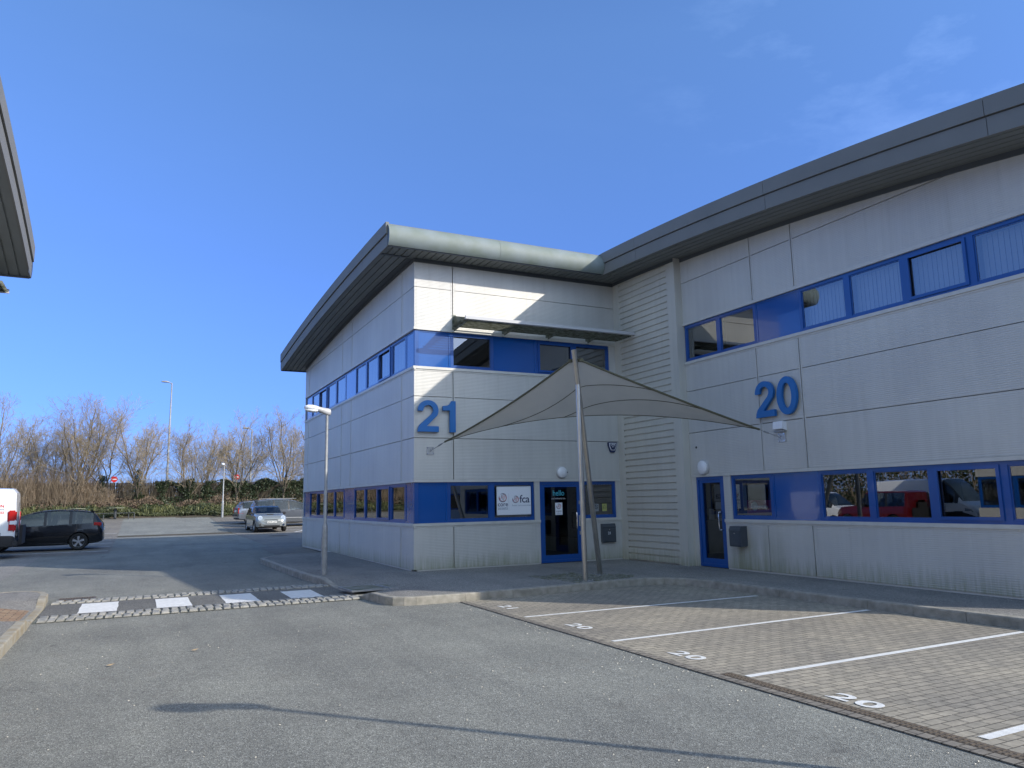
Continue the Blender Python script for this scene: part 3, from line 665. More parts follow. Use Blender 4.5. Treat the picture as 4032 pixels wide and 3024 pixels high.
def rooms(parent, x0, x1, y0, y1):
    mb = MB()
    for z0, z1 in ((.12, 2.75), (3.2, 6.25)):
        mb.box((x0, y0, z0 - .05), (x1, y1, z0)); mb.box((x0, y0, z1), (x1, y1, z1 + .05), 1); 
    mb.box((x1, y0, .05), (x1 + .05, y1, 6.3)); 
    return mb
mb = rooms(b21, Xc + .14, 16.8, Yc + .14, YFAR - .1); mb.box((Xc + .1, YFAR - .1, .05), (20, YFAR, 7.1)); mb.build('interior', [M['room'], M['room_floor']], b21)
mb = rooms(b20, Xg + .14, 18, YEND + .1, 17.2); mb.box((Xg + .14, 14.42, .05), (18, 14.47, 2.7)); mb.build('interior', [M['room'], M['room_floor']], b20)
mb = MB(); mb.prism([(Xg - .001, .05), (20, .05), (20, zs(YEND)), (Xg - .001, zs(YEND))], .08, lambda u, v, w_: (u, YEND + w_ - .081, v)); mb.box((20, YEND, .05), (20.1, 17.2, 7.0)); mb.build('end_wall', M['clad'], b20)
mb = MB(); mb.box((Xc, YFAR + .001, .05), (20, YFAR + .08, 7.2)); mb.box((20, 17.25, .05), (20.1, YFAR, 7.0)); mb.build('end_wall', M['clad'], b21)
# --- roofs
def soffit(parent, x0, x1, y0, y1, fz=zs):
    xs_ = []; x = x0
    while x < x1:
        xs_ += [(x, 0), (x + .150, 0), (x + .154, .028), (x + .182, .028), (x + .186, 0)]; x += .186
    xs_ = [p for p in xs_ if p[0] <= x1] + [(x1, 0)]
    n = max(2, int((y1 - y0) / .6)); ys_ = [y0 + (y1 - y0) * i / n for i in range(n + 1)]; mb = MB(); k = len(xs_)
    mb.v = [(a, y, fz(y) + b) for y in ys_ for a, b in xs_]
    mb.f = [(j * k + i, j * k + i + 1, (j + 1) * k + i + 1, (j + 1) * k + i) for j in range(n) for i in range(k - 1)]; mb.mi = [0] * len(mb.f)
    return mb.build('soffit', M['soffit'], parent, recalc=False)
def curved_strip(mb, x0, x1, y0, y1, fa, fb, seg=.5, joint=None):
    """box section swept along the roof curve: x0..x1, z fa(y)..fb(y)"""
    cuts = [y0]; 
    if joint:
        y = y0 + joint[1]
        while y < y1: cuts.append(y); y += joint[0]
    cuts.append(y1)
    for c in range(len(cuts) - 1):
        a, b = cuts[c] + (.005 if c else 0), cuts[c + 1] - (.005 if c < len(cuts) - 2 else 0)
        n = max(1, int((b - a) / seg)); vs = []
        for i in range(n + 1):
            y = a + (b - a) * i / n; vs += [(x0, y, fa(y)), (x1, y, fa(y)), (x1, y, fb(y)), (x0, y, fb(y))]
        fs = [(i * 4 + q, i * 4 + (q + 1) % 4, i * 4 + 4 + (q + 1) % 4, i * 4 + 4 + q) for i in range(n) for q in range(4)] + [(0, 1, 2, 3), (n * 4 + 3, n * 4 + 2, n * 4 + 1, n * 4)]
        mb.add(vs, fs)
def fascia(parent, xv, y0, y1, out, fs_=zs, ft=zt, j=(5.6, 2.2)):
    s = -1 if out < 0 else 1   # outward direction in x
    mb = MB(); mid = lambda y: fs_(y) + (ft(y) - fs_(y)) * .46
    curved_strip(mb, xv - s * .035, xv - s * .075, y0, y1, lambda y: fs_(y) - .03, lambda y: mid(y), joint=j)
    mb.build('lower_fascia', M['fascia'], parent)
    mb = MB(); curved_strip(mb, xv, xv - s * .075, y0, y1, lambda y: mid(y) + .018, ft, joint=j); mb.build('upper_fascia', M['fascia'], parent)
    mb = MB(); curved_strip(mb, xv - s * .055, xv - s * .074, y0, y1, lambda y: mid(y) - .01, lambda y: mid(y) + .03); mb.build('fascia_groove', M['flash'], parent)
def roof_sheet(parent, x0, x1, y0, y1, ft=zt):
    mb = MB(); curved_strip(mb, x0, x1, y0, y1, lambda y: ft(y) - .05, lambda y: ft(y) - .003); mb.build('roof', M['fascia'], parent)
def bullnose(parent, x0, x1, ylip, zl, out, joints=()):
    s = out; cy, cz, r = ylip - s * .22, zl + .245, .33
    prof = [(cy + s * r * math.cos(R_(a)), cz + r * math.sin(R_(a))) for a in range(-48, 100, 8)]
    prof = [(ylip, zl)] + prof[1:] + [(cy - s * .1, cz + r - .006)]
    xs_ = [x0] + [j for j in joints] + [x1]; mb = MB()
    for i in range(len(xs_) - 1):
        a, b = xs_[i] + (.003 if i else 0), xs_[i + 1] - (.003 if i < len(xs_) - 2 else 0)
        k = len(prof); mb.add([(a, y, z) for y, z in prof] + [(b, y, z) for y, z in prof], [(q, q + 1, q + 1 + k, q + k) for q in range(k - 1)])
    o = mb.build('eaves_gutter', M['gutter'], parent, smooth=True, recalc=False); 
    mb = MB()
    for x in (x0, x1):
        pp_ = prof[:] ; mb.prism([(y, z) for y, z in pp_] + [(cy - s * .22, zl + .02)], .012, lambda u, v, w_, x=x: (x + (w_ if x == x1 else -w_) * .3, u, v))
    mb.box((x0 + .02, ylip - s * .03, zl - .02), (x1 - .02, ylip - s * .06, zl + .03))
    mb.build('gutter_end', M['flash'], parent)
    return o
soffit(b21, XVL + .05, Xg, 16.5, 31.25); soffit(b20, XVG + .05, Xg + .1, 4.84, 16.49)
fascia(b21, XVL, 16.52, 31.22, -1); fascia(b20, XVG, 4.86, 16.5, -1, j=(4.4, 1.3))
roof_sheet(b21, XVL + .005, 21, 16.62, 31.15); roof_sheet(b20, XVG + .005, 21, 4.9, 16.61)
bullnose(b21, XVL + .045, XVG + .03, 16.48, zs(16.48) - .01, -1, (7.9,)); bullnose(b21, XVL + .045, 20, 31.27, zs(31.27) - .01, 1, (9,))
bullnose(b20, XVG + .04, 20, 4.82, zs(4.82) - .01, -1, (14,))
mb = MB(); curved_strip(mb, Xc - .022, Xc - .001, Yc - .02, YFAR, lambda y: zs(y) - .1, lambda y: zs(y) + .001); curved_strip(mb, Xc - .17, Xc - .02, Yc + .1, YFAR, lambda y: zs(y) - .012, lambda y: zs(y) + .0)
mb.box((Xc - .001, Yc - .022, zs(Yc) - .1), (Xr, Yc - .001, zs(Yc) + .001)); mb.box((XVL + .08, Yc - .045, zs(Yc) - .02), (Xc - .18, Yc + .04, zs(Yc) + .001))
mb.build('wall_head_flashing', M['flash'], b21)
mb = MB(); curved_strip(mb, Xg - .022, Xg - .001, YEND, 14.45, lambda y: zs(y) - .1, lambda y: zs(y) + .001); curved_strip(mb, Xr - .025, Xr - .014, 14.48, Yc - .03, lambda y: zs(y) - .09, lambda y: zs(y) + .001)
mb.build('wall_head_flashing', M['flash'], b20)

# --- left hand building (roof end seen top left, walls seen in reflections)
bl = empty('office_building', (-6, 5, 0), 0, 'neighbouring silver clad unit at the far left edge, only its curved roof end showing', 'building'); bl.location = (0, 0, 0)
zlt = lambda y: 8.73 - .0118 * (y - 6.5) ** 2
zls = lambda y: 8.10 - .0118 * (y - 6.5) ** 2
PX = lambda u, z, n: (-3.25 + n, u, z)
PN = lambda u, z, n: (u, 17.2 + n, z)
fascia(bl, -2.2, -2, 17.95, 1, zls, zlt, (5, 3)); 
mb = MB(); curved_strip(mb, -2.205, -16, -2, 17.85, lambda y: zlt(y) - .05, lambda y: zlt(y) - .003); mb.build('roof', M['fascia'], bl)
soffit(bl, -5.2, -2.26, -2, 18.0, zls); bullnose(bl, -16, -2.24, 18.02, zls(18.02) - .01, 1, (-6,))
mb = MB(); panels(mb, PX, -2, 17.2, [1.3, 6.6, 7.8, 13, 14.2], .1, ZS1, []); panels(mb, PX, -2, 17.2, [1.3, 6.6, 7.8, 13, 14.2], ZT1, ZS2, [ZJ1, ZJ2]); panels(mb, PX, -2, 17.2, [1.3, 6.6, 7.8, 13, 14.2], ZT2, 0, [], zls)
panels(mb, PN, -15, -3.31, [-4.3, -9], .1, ZS1, []); panels(mb, PN, -15, -3.31, [-4.3, -9], ZT1, ZS2, [ZJ1]); panels(mb, PN, -15, -3.31, [-4.3, -9], ZT2, zls(17.2) + .02, [])
mb.build('wall', M['clad'], bl)
for P, a, b in ((PX, -2, 17.13), (PN, -15, -3.33)):
    for z0, z1 in ((ZB1 - .06, ZH1 + .06), (ZB2 - .06, ZH2 + .06)):
        n_ = int(round((b - a) / 1.25)); 
        for i in range(n_):
            u0, u1 = a + (b - a) * i / n_, a + (b - a) * (i + 1) / n_
            (infill if i % 5 in (0,) else window)(bl, P, u0, u1, z0, z1)
mb = MB(); mb.box((-15, -1.9, .05), (-3.42, 17.05, .1)); mb.box((-15, -1.9, 2.8), (-3.42, 17.05, 3.1)); mb.box((-15, -1.9, 6.3), (-3.42, 17.05, 6.4)); mb.box((-9, -1.9, .1), (-8.9, 17.05, 6.3)); mb.box((-15, 8, .1), (-3.6, 8.1, 6.3)); mb.build('interior', M['room'], bl)
def brise(parent, P, u0, u1, z, arms, depth=.98, name='sunshade'):
    """slatted sun shelf: nose, blades and tapered arms; n is distance from the wall"""
    mb = MB(); mb.prism([(depth - .05, z - .03), (depth + .02, z - .02), (depth + .02, z + .055), (depth - .03, z + .065)], u1 - u0, lambda u, v, w_: P(u0 + w_, v, u))
    o = mb.build(name, M['lamp_head'], parent)
    mb = MB(); k = 9
    for i in range(k):
        n0 = .12 + i * (depth - .2) / k; mb.prism([(n0, z - .035), (n0 + .012, z - .04), (n0 + .062, z + .025), (n0 + .05, z + .03)], u1 - u0 - .02, lambda u, v, w_: P(u0 + .01 + w_, v, u))
    mb.build('slats', M['slat'], o)
    for a in arms:
        mb = MB(); mb.prism([(.0, z - .12), (depth - .06, z - .045), (depth - .06, z + .03), (.0, z + .28)], .014, lambda u, v, w_, a=a: P(a + w_, v, u)); mb.box((a - .05, z - .16, 0), (a + .06, z + .3, .012), fn=P); mb.build('arm', M['slat'], o)
    return o
brise(b21, PF, 6.86, 11.80, 6.12, [6.95, 8.35, 9.65, 10.9])
brise(bl, PN, -9, -2.62, 6.22, [-8, -6.5, -5, -3.6, -2.9], .98)

# ------------------------------------------------------------------ numerals, signs and fittings on the walls
def stroke(pts, wd):
    """thick polyline outline -> polygon"""
    P = [Vector(p) for p in pts]; L, Rr = [], []
    for i, p in enumerate(P):
        t = (P[min(i + 1, len(P) - 1)] - P[max(i - 1, 0)]).normalized(); n = Vector((-t.y, t.x)) * (wd if not hasattr(wd, '__len__') else wd[i]) / 2
        L.append(tuple(p + n)); Rr.append(tuple(p - n))
    return L + Rr[::-1]
def el(cx, cy, rx, ry, a0, a1, n=14): return [(cx + rx * math.cos(R_(a0 + (a1 - a0) * i / n)), cy + ry * math.sin(R_(a0 + (a1 - a0) * i / n))) for i in range(n + 1)]
def digit(ch):
    if ch == '2':   # outline on a 0.70 x 1.0 em
        outer = el(.35, .68, .34, .32, 185, -32, 22) ; inner = el(.35, .68, .165, .165, 180, -28, 14)
        return [[(.01, .655)] + outer[1:] + [(.30, .18), (.70, .18), (.70, 0), (.0, 0), (.02, .12), (.07, .22), (.46, .56)] + inner[::-1][1:-1] + [(.185, .655)]]
    if ch == '1':
        return [[(.24, 0), (.44, 0), (.44, 1.0), (.30, 1.0), (.24, .90), (.14, .85), (.0, .83), (.0, .69), (.24, .69)]]
    o, i = el(.35, .5, .35, .515, 0, 360, 36)[:-1], el(.35, .5, .165, .34, 0, 360, 36)[:-1]
    return [o, i]
def numeral(ch, P, u0, du, z0, h, n0, n1):
    mb = MB(); polys = digit(ch); fn = lambda u, v, w_: P(u0 + du * u * h, z0 + v * h, n0 + w_)
    if len(polys) == 1: mb.prism(polys[0], n1 - n0, fn)
    else:
        o, i = polys; k = len(o); vs = [fn(*p, w_) for w_ in (0, n1 - n0) for ring_ in (o, i) for p in ring_]
        for q in range(k):
            r = (q + 1) % k
            mb.f += [(q, r, k + r, k + q), (2 * k + q, 2 * k + r, 3 * k + r, 3 * k + q), (q, r, 2 * k + r, 2 * k + q), (k + q, k + r, 3 * k + r, 3 * k + q)]
        mb.v = vs; mb.mi = [0] * len(mb.f)
    return mb
def big_number(chars, P, starts, du, z0, h, label):
    e = empty('building_number', (0, 0, 0), 0, label, 'number sign', 'big blue unit numbers')
    for ch, u in zip(chars, starts):
        numeral(ch, P, u, du, z0, h, .035, .10).build('digit', M['blue_digit'], e, bevel=.004)
    return e
big_number('21', PF, (5.965, 6.61), 1, 3.43, .775, 'large raised blue 21 on the sunlit corner facade above the sail')
big_number('20', PG, (12.105, 11.49), -1, 3.405, .775, 'large raised blue 20 on the shaded wall above the floodlight')
def roundlight(P, u, z, r, label):
    e = empty('bulkhead_light', P(u, z, 0), 0, label, 'wall light', 'round wall lights over the doors'); o = Vector(P(u, z, 0))
    mb = MB(); c = lambda rr, n: [Vector(P(u + rr * math.cos(a), z + rr * math.sin(a), n)) - o for a in [2 * math.pi * k / 28 for k in range(28)]]
    def lathe(prof, name, material):
        mb = MB(); 
        for rr, n in prof: mb.v += [tuple(x) for x in c(rr, n)]
        for i in range(len(prof) - 1):
            for k in range(28): mb.f.append((i * 28 + k, i * 28 + (k + 1) % 28, (i + 1) * 28 + (k + 1) % 28, (i + 1) * 28 + k))
        mb.f.append(tuple((len(prof) - 1) * 28 + k for k in range(28))); mb.mi = [0] * len(mb.f)
        return mb.build(name, material, e, smooth=True)
    lathe([(r, 0), (r, .05), (r * .92, .065), (r * .9, .06)], 'rim', M['lamp_head']); lathe([(r * .9, .05), (r * .86, .085), (r * .6, .115), (r * .2, .125)], 'diffuser', M['lamp_bowl'])
    mb = MB(); mb.tube([Vector(P(u + r * .98, z, .03)) - o, Vector(P(u + r * 1.14, z, .03)) - o], .018, 8); mb.build('gland', M['plastic'], e)
roundlight(PF, 9.96, 2.455, .16, 'round white bulkhead light above the door marked hello')
roundlight(PG, 13.97, 2.44, .185, 'round white bulkhead light above the door of the right hand unit')
def letterbox(P, a, b, z0, z1, d, label, num=None):
    e = empty('letter_box', P((a + b) / 2, z0, 0), 0, label, 'letter box', 'grey letter boxes by the doors'); o = Vector(P((a + b) / 2, z0, 0)); Q = lambda u, z, n: tuple(Vector(P(u, z, n)) - o)
    mb = MB(); u0, u1 = sorted((a, b)); mb.prism([(.0, z0 + .03), (.02, z0), (d - .01, z0), (d, z0 + .02), (d, z1 - .10), (d + .012, z1 - .095), (d - .03, z1), (0, z1)], u1 - u0, lambda u, v, w_: Q(u0 + w_, v, u)); mb.build('body', M['grey_box'], e)
    dr = MB(); dr.box((u0 + (u1 - u0) * .08, z0 + .03, d), (u1 - (u1 - u0) * .05, z1 - .12, d + .008), fn=Q); dd = dr.build('door', M['grey_box'], e, bevel=.002)
    mb = MB(); c = (u0 + u1) / 2; mb.box((c - .01, z1 - .165, d + .008), (c + .01, z1 - .145, d + .014), fn=Q); mb.build('lock', M['chrome'], e)
    if num:
        t = text_mesh(num, .095, lambda x, y, w_: Q(c + .0 + x, z0 + .24 + y, d + .0085 + w_), .001, bold=.002); t.build('number', M['white'], e, recalc=False)
letterbox(PF, 11.13, 11.55, .60, 1.09, .10, 'dark grey letter box numbered 21 behind the sail poles', '21')
letterbox(PG, 13.05, 12.70, .66, 1.10, .20, 'dark grey letter box without a number under the window beside the right hand door')
def anchor(P, u, z, s, label):
    e = empty('anchor_plate', P(u, z, 0), 0, label, 'anchor plate', 'steel anchor plates of the sail'); o = Vector(P(u, z, 0)); Q = lambda a, b, n: tuple(Vector(P(a, b, n)) - o)
    mb = MB(); mb.box((u - s, z - s, 0.002), (u + s, z + s, .014), fn=Q); mb.build('plate', M['steel'], e, bevel=.002)
    for a in (-1, 1):
        for b in (-1, 1):
            mb = MB(); mb.tube([Q(u + a * s * .72, z + b * s * .72, .014), Q(u + a * s * .72, z + b * s * .72, .028)], .013, 6); mb.build('bolt', M['chrome'], e)
    mb = MB(); mb.tube([Q(u, z - .03, .012), Q(u, z - .028, .05), Q(u, z, .07), Q(u, z + .028, .05), Q(u, z + .03, .012)], .008, 8); mb.build('eye', M['chrome'], e, smooth=True)
anchor(PF, 6.31, 2.975, .098, 'square steel anchor plate of the sail under the number 21')
anchor(PG, 11.5, 2.945, .10, 'square steel anchor plate of the sail under the floodlight')
# floodlight above the right hand anchor
fl = empty('floodlight', PG(11.5, 3.18, 0), 0, 'small white twin panel floodlight under the number 20', 'floodlight'); o_ = Vector(PG(11.5, 3.18, 0)); Q = lambda a, b, n: tuple(Vector(PG(a, b, n)) - o_)
mb = MB(); mb.box((11.36, 3.09, .0), (11.64, 3.27, .035), fn=Q); mb.prism([(.035, 3.10), (.12, 3.12), (.10, 3.28), (.035, 3.27)], .27, lambda u, v, w_: Q(11.365 + w_, v, u)); mb.build('housing', M['white'], fl)
for a in (11.375, 11.505):
    mb = MB(); mb.add([Q(a, 3.13, .124), Q(a + .118, 3.13, .124), Q(a + .118, 3.265, .108), Q(a, 3.265, .108)], [(0, 1, 2, 3)]); mb.build('lens', M['lamp_bowl'], fl)
mb = MB(); mb.box((11.37, 3.06, .03), (11.63, 3.09, .10), fn=Q); mb.build('bracket', M['galv'], fl)
# alarm bell box with lettering
ab = empty('alarm_box', PF(11.585, 3.13, 0), 0, 'blue and white shield shaped alarm box high beside the sail pole', 'alarm box'); o_ = Vector(PF(11.585, 3.13, 0)); Q = lambda a, b, n: tuple(Vector(PF(a, b, n)) - o_)
sh = lambda s, t: [(11.585 + x * s, 3.13 + z * s + t) for x, z in ((-.148, .13), (-.12, .145), (.12, .145), (.148, .13), (.142, .06), (.075, -.115), (.05, -.14), (-.05, -.14), (-.075, -.115), (-.142, .06))]
mb = MB(); mb.prism(sh(1, 0), .055, lambda u, v, w_: Q(u, v, w_)); mb.build('cover', M['navy'], ab, bevel=.004)
mb = MB(); mb.prism([(11.585 + x, 3.13 + z) for x, z in ((-.115, .125), (.115, .125), (.112, .03), (.06, -.075), (-.06, -.075), (-.112, .03))], .008, lambda u, v, w_: Q(u, v, .0555 + w_)); mb.build('badge', M['white'], ab)
mb = MB(); mb.prism([(11.585 + x, 3.13 + z) for x, z in ((-.098, .11), (.098, .11), (.095, .035), (.05, -.062), (-.05, -.062), (-.095, .035))], .002, lambda u, v, w_: Q(u, v, .064 + w_)); mb.build('field', M['navy'], ab)
t = text_mesh('LINK', .07, lambda x, y, w_: Q(11.585 + x * .95, 3.205 + y, .0665 + w_), .001, bold=.0015, spacing=1.1)
t2 = text_mesh('SECURITY\nSYSTEMS', .02, lambda x, y, w_: Q(11.585 + x, 3.15 + y, .0665 + w_), .001); t.add(t2.v, t2.f); t.build('lettering', M['white'], ab, recalc=False)
# cable hole and thin wire on the right hand wall
mb = MB(); mb.prism(el(14.22, 2.93, .028, .028, 0, 360, 12)[:-1], .006, lambda u, v, w_: PG(u, v, .001 + w_)); tag(mb.build('cable_hole', M['black']), 'small round black cable hole in the cladding left of the sail cable', 'cable hole')
# sign board with two logos
def globe(P, cu, cz, r, n, parent, rot_=0):
    cols_ = [(M['logo_navy'], ((20, 130, .95), (150, 260, .97), (200, 330, .93))), (M['logo_red'], ((-60, 60, .9), (170, 215, .8))), (M['logo_orange'], ((290, 345, .86),))]
    for m_, arcs_ in cols_:
        mb = MB()
        for a0, a1, rr in arcs_:
            k = 10; pts = [(cu + r * rr * math.cos(R_(a0 + (a1 - a0) * i / k + rot_)), cz + r * rr * math.sin(R_(a0 + (a1 - a0) * i / k + rot_))) for i in range(k + 1)]
            wd = [r * .03 + r * .11 * math.sin(math.pi * i / k) for i in range(k + 1)]; mb.prism(stroke(pts, wd), .0012, lambda u, v, w_: P(u, v, n + w_))
        q = {0: ((-.5, .1, .7, .55, .45), (-.2, .8, .35, -.75, -.3)), 1: ((-.8, -.1, .55, -.7, -.4), (-.7, -.45, .6, .2, .35), (.15, .85, .25, -.5, .2)), 2: ((.0, .9, .75, -.35, .3), (-.55, .6, .3, -.8, .25))}[cols_.index((m_, arcs_))]
        for x0, y0, x1, y1, bend in q:
            pts = []
            for i in range(9):
                t_ = i / 8; x = x0 + (x1 - x0) * t_; y = y0 + (y1 - y0) * t_; nx, ny = -(y1 - y0), (x1 - x0); b = bend * math.sin(math.pi * t_) * .6; pts.append((cu + r * (x + nx * b), cz + r * (y + ny * b)))
            mb.prism(stroke(pts, [r * .02 + r * .06 * math.sin(math.pi * i / 8) for i in range(9)]), .0012, lambda u, v, w_: P(u, v, n + w_))
        mb.build('emblem', m_, parent)
M['logo_navy'] = mat('logo_navy', (.02, .03, .10), .5); M['logo_red'] = mat('logo_red', (.45, .03, .06), .5); M['logo_orange'] = mat('logo_orange', (.65, .18, .05), .5)
M['teal'] = mat('teal_vinyl', (.06, .38, .48), .5); M['greytext'] = mat('grey_lettering', (.28, .33, .40), .6); M['frost'] = mat('white_vinyl', (.6, .62, .64), .6)
sb = empty('sign_board', PF(8.55, 1.39, 0), 0, 'white sign board with two globe emblems mounted over the second ground floor window', 'sign'); o_ = Vector(PF(8.55, 1.39, 0)); Q = lambda a, b, n: tuple(Vector(PF(a, b, n)) - o_)
mb = MB(); mb.box((8.06, 1.385, .012), (9.04, 2.105, .03), fn=Q); mb.build('board', M['white'], sb, bevel=.012)
for x in (8.12, 8.98):
    mb = MB(); mb.box((x - .02, 1.45, -.03), (x + .02, 2.04, .0115), fn=Q); mb.build('batten', M['galv'], sb)
globe(Q, 8.235, 1.82, .11, .031, sb); globe(Q, 8.595, 1.775, .09, .031, sb, .3)
def lett(tx, size, u, z, m_, n=.031, **k):
    t = text_mesh(tx, size, lambda x, y, w_: Q(u + x, z + y, n + w_), .001, **k); return t.build('lettering', m_, sb, recalc=False)
lett('core', .155, 8.235, 1.655, M['navy'], bold=.001); lett('assets', .115, 8.235, 1.56, M['greytext'], bold=.0005); lett('fca', .27, 8.85, 1.775, M['navy'], bold=.002, spacing=.95); lett('foster care associates', .062, 8.76, 1.625, M['greytext'])
mb = MB(); mb.box((8.40, 1.50, .0305), (8.403, 1.93, .0315), fn=Q); mb.build('divider', M['greytext'], sb)
# lettering on the door glass
dn = -.05
t = text_mesh('hello', .20, lambda x, y, w_: PF(9.895 + x * .9, 1.915 + y, dn + w_), .001, bold=.002); t.build('door_lettering', M['teal'], d21, recalc=False)
t = text_mesh('and welcome to...', .062, lambda x, y, w_: PF(9.895 + x, 1.78 + y, dn + w_), .001, shear=.3); t.build('door_lettering', M['frost'], d21, recalc=False)
st = empty('door_sticker', PF(9.895, 1.36, 0), 0, 'white rectangular sticker with globe emblem on the glass of the door marked hello', 'sticker'); o_ = Vector(PF(9.895, 1.36, 0)); Q = lambda a, b, n: tuple(Vector(PF(a, b, n)) - o_)
mb = MB(); mb.box((9.785, 1.355, -.052), (10.0, 1.67, -.048), fn=Q); mb.build('sheet', M['white'], st, bevel=.0015)
globe(Q, 9.893, 1.575, .07, -.0475, st)
for tx, sz, z in (('core', .085, 1.45), ('assets', .065, 1.395)):
    t = text_mesh(tx, sz, lambda x, y, w_, z=z: Q(9.893 + x, z + y, -.0475 + w_), .001); t.build('lettering', M['logo_navy'] if tx == 'core' else M['greytext'], st, recalc=False)
# small safety stickers and papers behind glass
def paper(P, u0, u1, z0, z1, n, material, label, lines=0, cat='notice'):
    mb = MB(); mb.box((u0, z0, n - .001), (u1, z1, n), fn=P); o = mb.build('notice', material)
    tag(o, label, cat, 'paper notices and stickers at the windows')
    if lines:
        mb = MB()
        for i in range(lines):
            z = z1 - (z1 - z0) * (i + 1) / (lines + 1); l = random.uniform(.6, .9); mb.box((u0 + (u1 - u0) * .1, z - .004, n + .0005), (u0 + (u1 - u0) * (.1 + .8 * l), z + .004, n + .001), fn=P)
        mb.build('printed_lines', M['greytext'], o)
    return o
M['sticker_grey'] = mat('faded_sticker', (.25, .27, .28), .6); M['sticker_yel'] = mat('yellow_sticker', (.35, .36, .12), .6); M['magenta'] = mat('magenta_poster', (.20, .01, .07), .5); M['paper'] = mat('paper', (.5, .52, .53), .8)
p = paper(PF, 10.98, 11.13, 1.42, 1.62, -.055, M['sticker_grey'], 'round prohibition sticker low in the narrow window right of the door'); mb = MB(); mb.prism(stroke(el(11.055, 1.54, .05, .05, 0, 350, 18), .014), .001, lambda u, v, w_: PF(u, v, -.054 + w_)); mb.prism(stroke([(11.02, 1.575), (11.09, 1.505)], .012), .001, lambda u, v, w_: PF(u, v, -.0535 + w_)); mb.build('symbol', M['black'], p)
p = paper(PF, 11.24, 11.39, 1.42, 1.62, -.055, M['sticker_yel'], 'yellow triangle warning sticker low in the narrow window right of the door'); mb = MB(); mb.prism(stroke([(11.265, 1.50), (11.315, 1.59), (11.365, 1.50), (11.26, 1.50)], .01), .001, lambda u, v, w_: PF(u, v, -.054 + w_)); mb.build('symbol', M['black'], p)
paper(PG, 14.03, 13.86, 1.22, 1.47, -.115, M['paper'], 'small printed notice at the left side of the right hand door glass', 6)
paper(PG, 13.80, 13.62, 1.28, 1.62, -.13, M['paper'], 'taller printed notice in the middle of the right hand door glass', 9)
paper(PG, 13.77, 13.60, 1.05, 1.27, -.14, M['paper'], 'lowest printed notice on the right hand door glass', 5)
p = paper(PG, 12.83, 12.03, 1.34, 1.66, -.17, M['magenta'], 'dark magenta charity poster in the window beside the right hand door', 0, 'poster')
t = text_mesh('mencap', .135, lambda x, y, w_: PG(12.42 - x, 1.52 + y, -.168 + w_), .001, bold=.001); t.build('lettering', M['frost'], p, recalc=False)
mb = MB(); mb.prism(el(12.60, 1.53, .095, .10, 0, 360, 20)[:-1], .0006, lambda u, v, w_: PG(u, v, -.1695 + w_)); mb.build('roundel', M['greytext'], p)
p = paper(PG, 12.98, 12.86, 1.45, 2.05, -.20, M['sticker_grey'], 'tall white leaflet at the left edge of the window with the magenta poster', 5)

# ------------------------------------------------------------------ shade sail on its steel mast
T0, B0 = Vector((7.86, 12.93, 4.78)), Vector((8.95, 13.92, .13))
A0, A1 = Vector((8.06, 13.09, .13)), Vector((8.02, 13.07, 4.08))
mast = empty('sail_mast', tuple(B0), 0, 'pair of stainless steel poles, one upright and one leaning, holding up the shade sail', 'mast')
rel = lambda v: tuple(Vector(v) - B0)
mb = MB(); mb.tube([rel(B0), rel(T0)], [.056, .052], 24); mb.build('leaning_pole', M['steel'], mast, smooth=True)
mb = MB(); mb.tube([rel(A0), rel(A1)], .052, 24); up = mb.build('upright_pole', M['steel'], mast, smooth=True)
mb = MB(); q = B0.lerp(T0, .875); mb.tube([rel(A1), rel(A1 + Vector((-.01, -.01, .1))), rel(A1 + Vector((-.02, -.0, .2)))], [.03, .025, .02], 10)
for s in (-1, 1): mb.box(rel(A1 + Vector((-.03, -.035 + s * .0, .02 + .1 * (s > 0)))), rel(A1 + Vector((.02, .03, .05 + .1 * (s > 0)))))
mb.build('clevis', M['chrome'], mast)
for b_ in (B0, A0):
    mb = MB(); mb.box(rel(b_ + Vector((-.13, -.13, -.01))), rel(b_ + Vector((.13, .13, .02))))
    for s in (-1, 1):
        for u in (-1, 1): mb.tube([rel(b_ + Vector((s * .1, u * .1, .02))), rel(b_ + Vector((s * .1, u * .1, .05)))], .012, 6)
    mb.build('base_plate', M['galv'], mast)
TT = B0.lerp(T0, .965)
PLa, PRa = Vector(PF(6.31, 2.975, .07)), Vector(PG(11.5, 2.945, .07))
CL = PLa.lerp(TT, .11); CRr = PRa.lerp(TT, .10); CT = TT + ((PLa + PRa) / 2 - TT).normalized() * .22 + Vector((0, 0, -.02))
def sail_material():
    m, n, b, t = nodes_of('sail_cloth'); z = N(n, 'ShaderNodeTexNoise', Scale=2.2, Detail=8.); n.links.new(t.outputs['Object'], z.inputs['Vector'])
    n.links.new(ramp(n, z.outputs[0], [(.3, (.54, .50, .42)), (.7, (.66, .61, .52))]), b.inputs['Base Color']); b.inputs['Roughness'].default_value = .9
    tl = N(n, 'ShaderNodeBsdfTranslucent'); tl.inputs[0].default_value = (.62, .58, .50, 1); mi = N(n, 'ShaderNodeMixShader'); mi.inputs[0].default_value = .5
    o = n.nodes['Material Output']; n.links.new(b.outputs[0], mi.inputs[1]); n.links.new(tl.outputs[0], mi.inputs[2]); n.links.new(mi.outputs[0], o.inputs[0]); return m
M['sailm'] = sail_material(); M['edge'] = mat('sail_border', (.10, .095, .06), .9)
sail = empty('shade_sail', tuple(CT), 0, 'taut beige triangular shade sail stretched from the pole to both walls', 'shade sail')
eTL = TT + (PLa - TT).normalized() * .13; eTR = TT + (PRa - TT).normalized() * .13
def curve_pt(a, b, t, sag): return a.lerp(b, t) + sag * (4 * t * (1 - t))
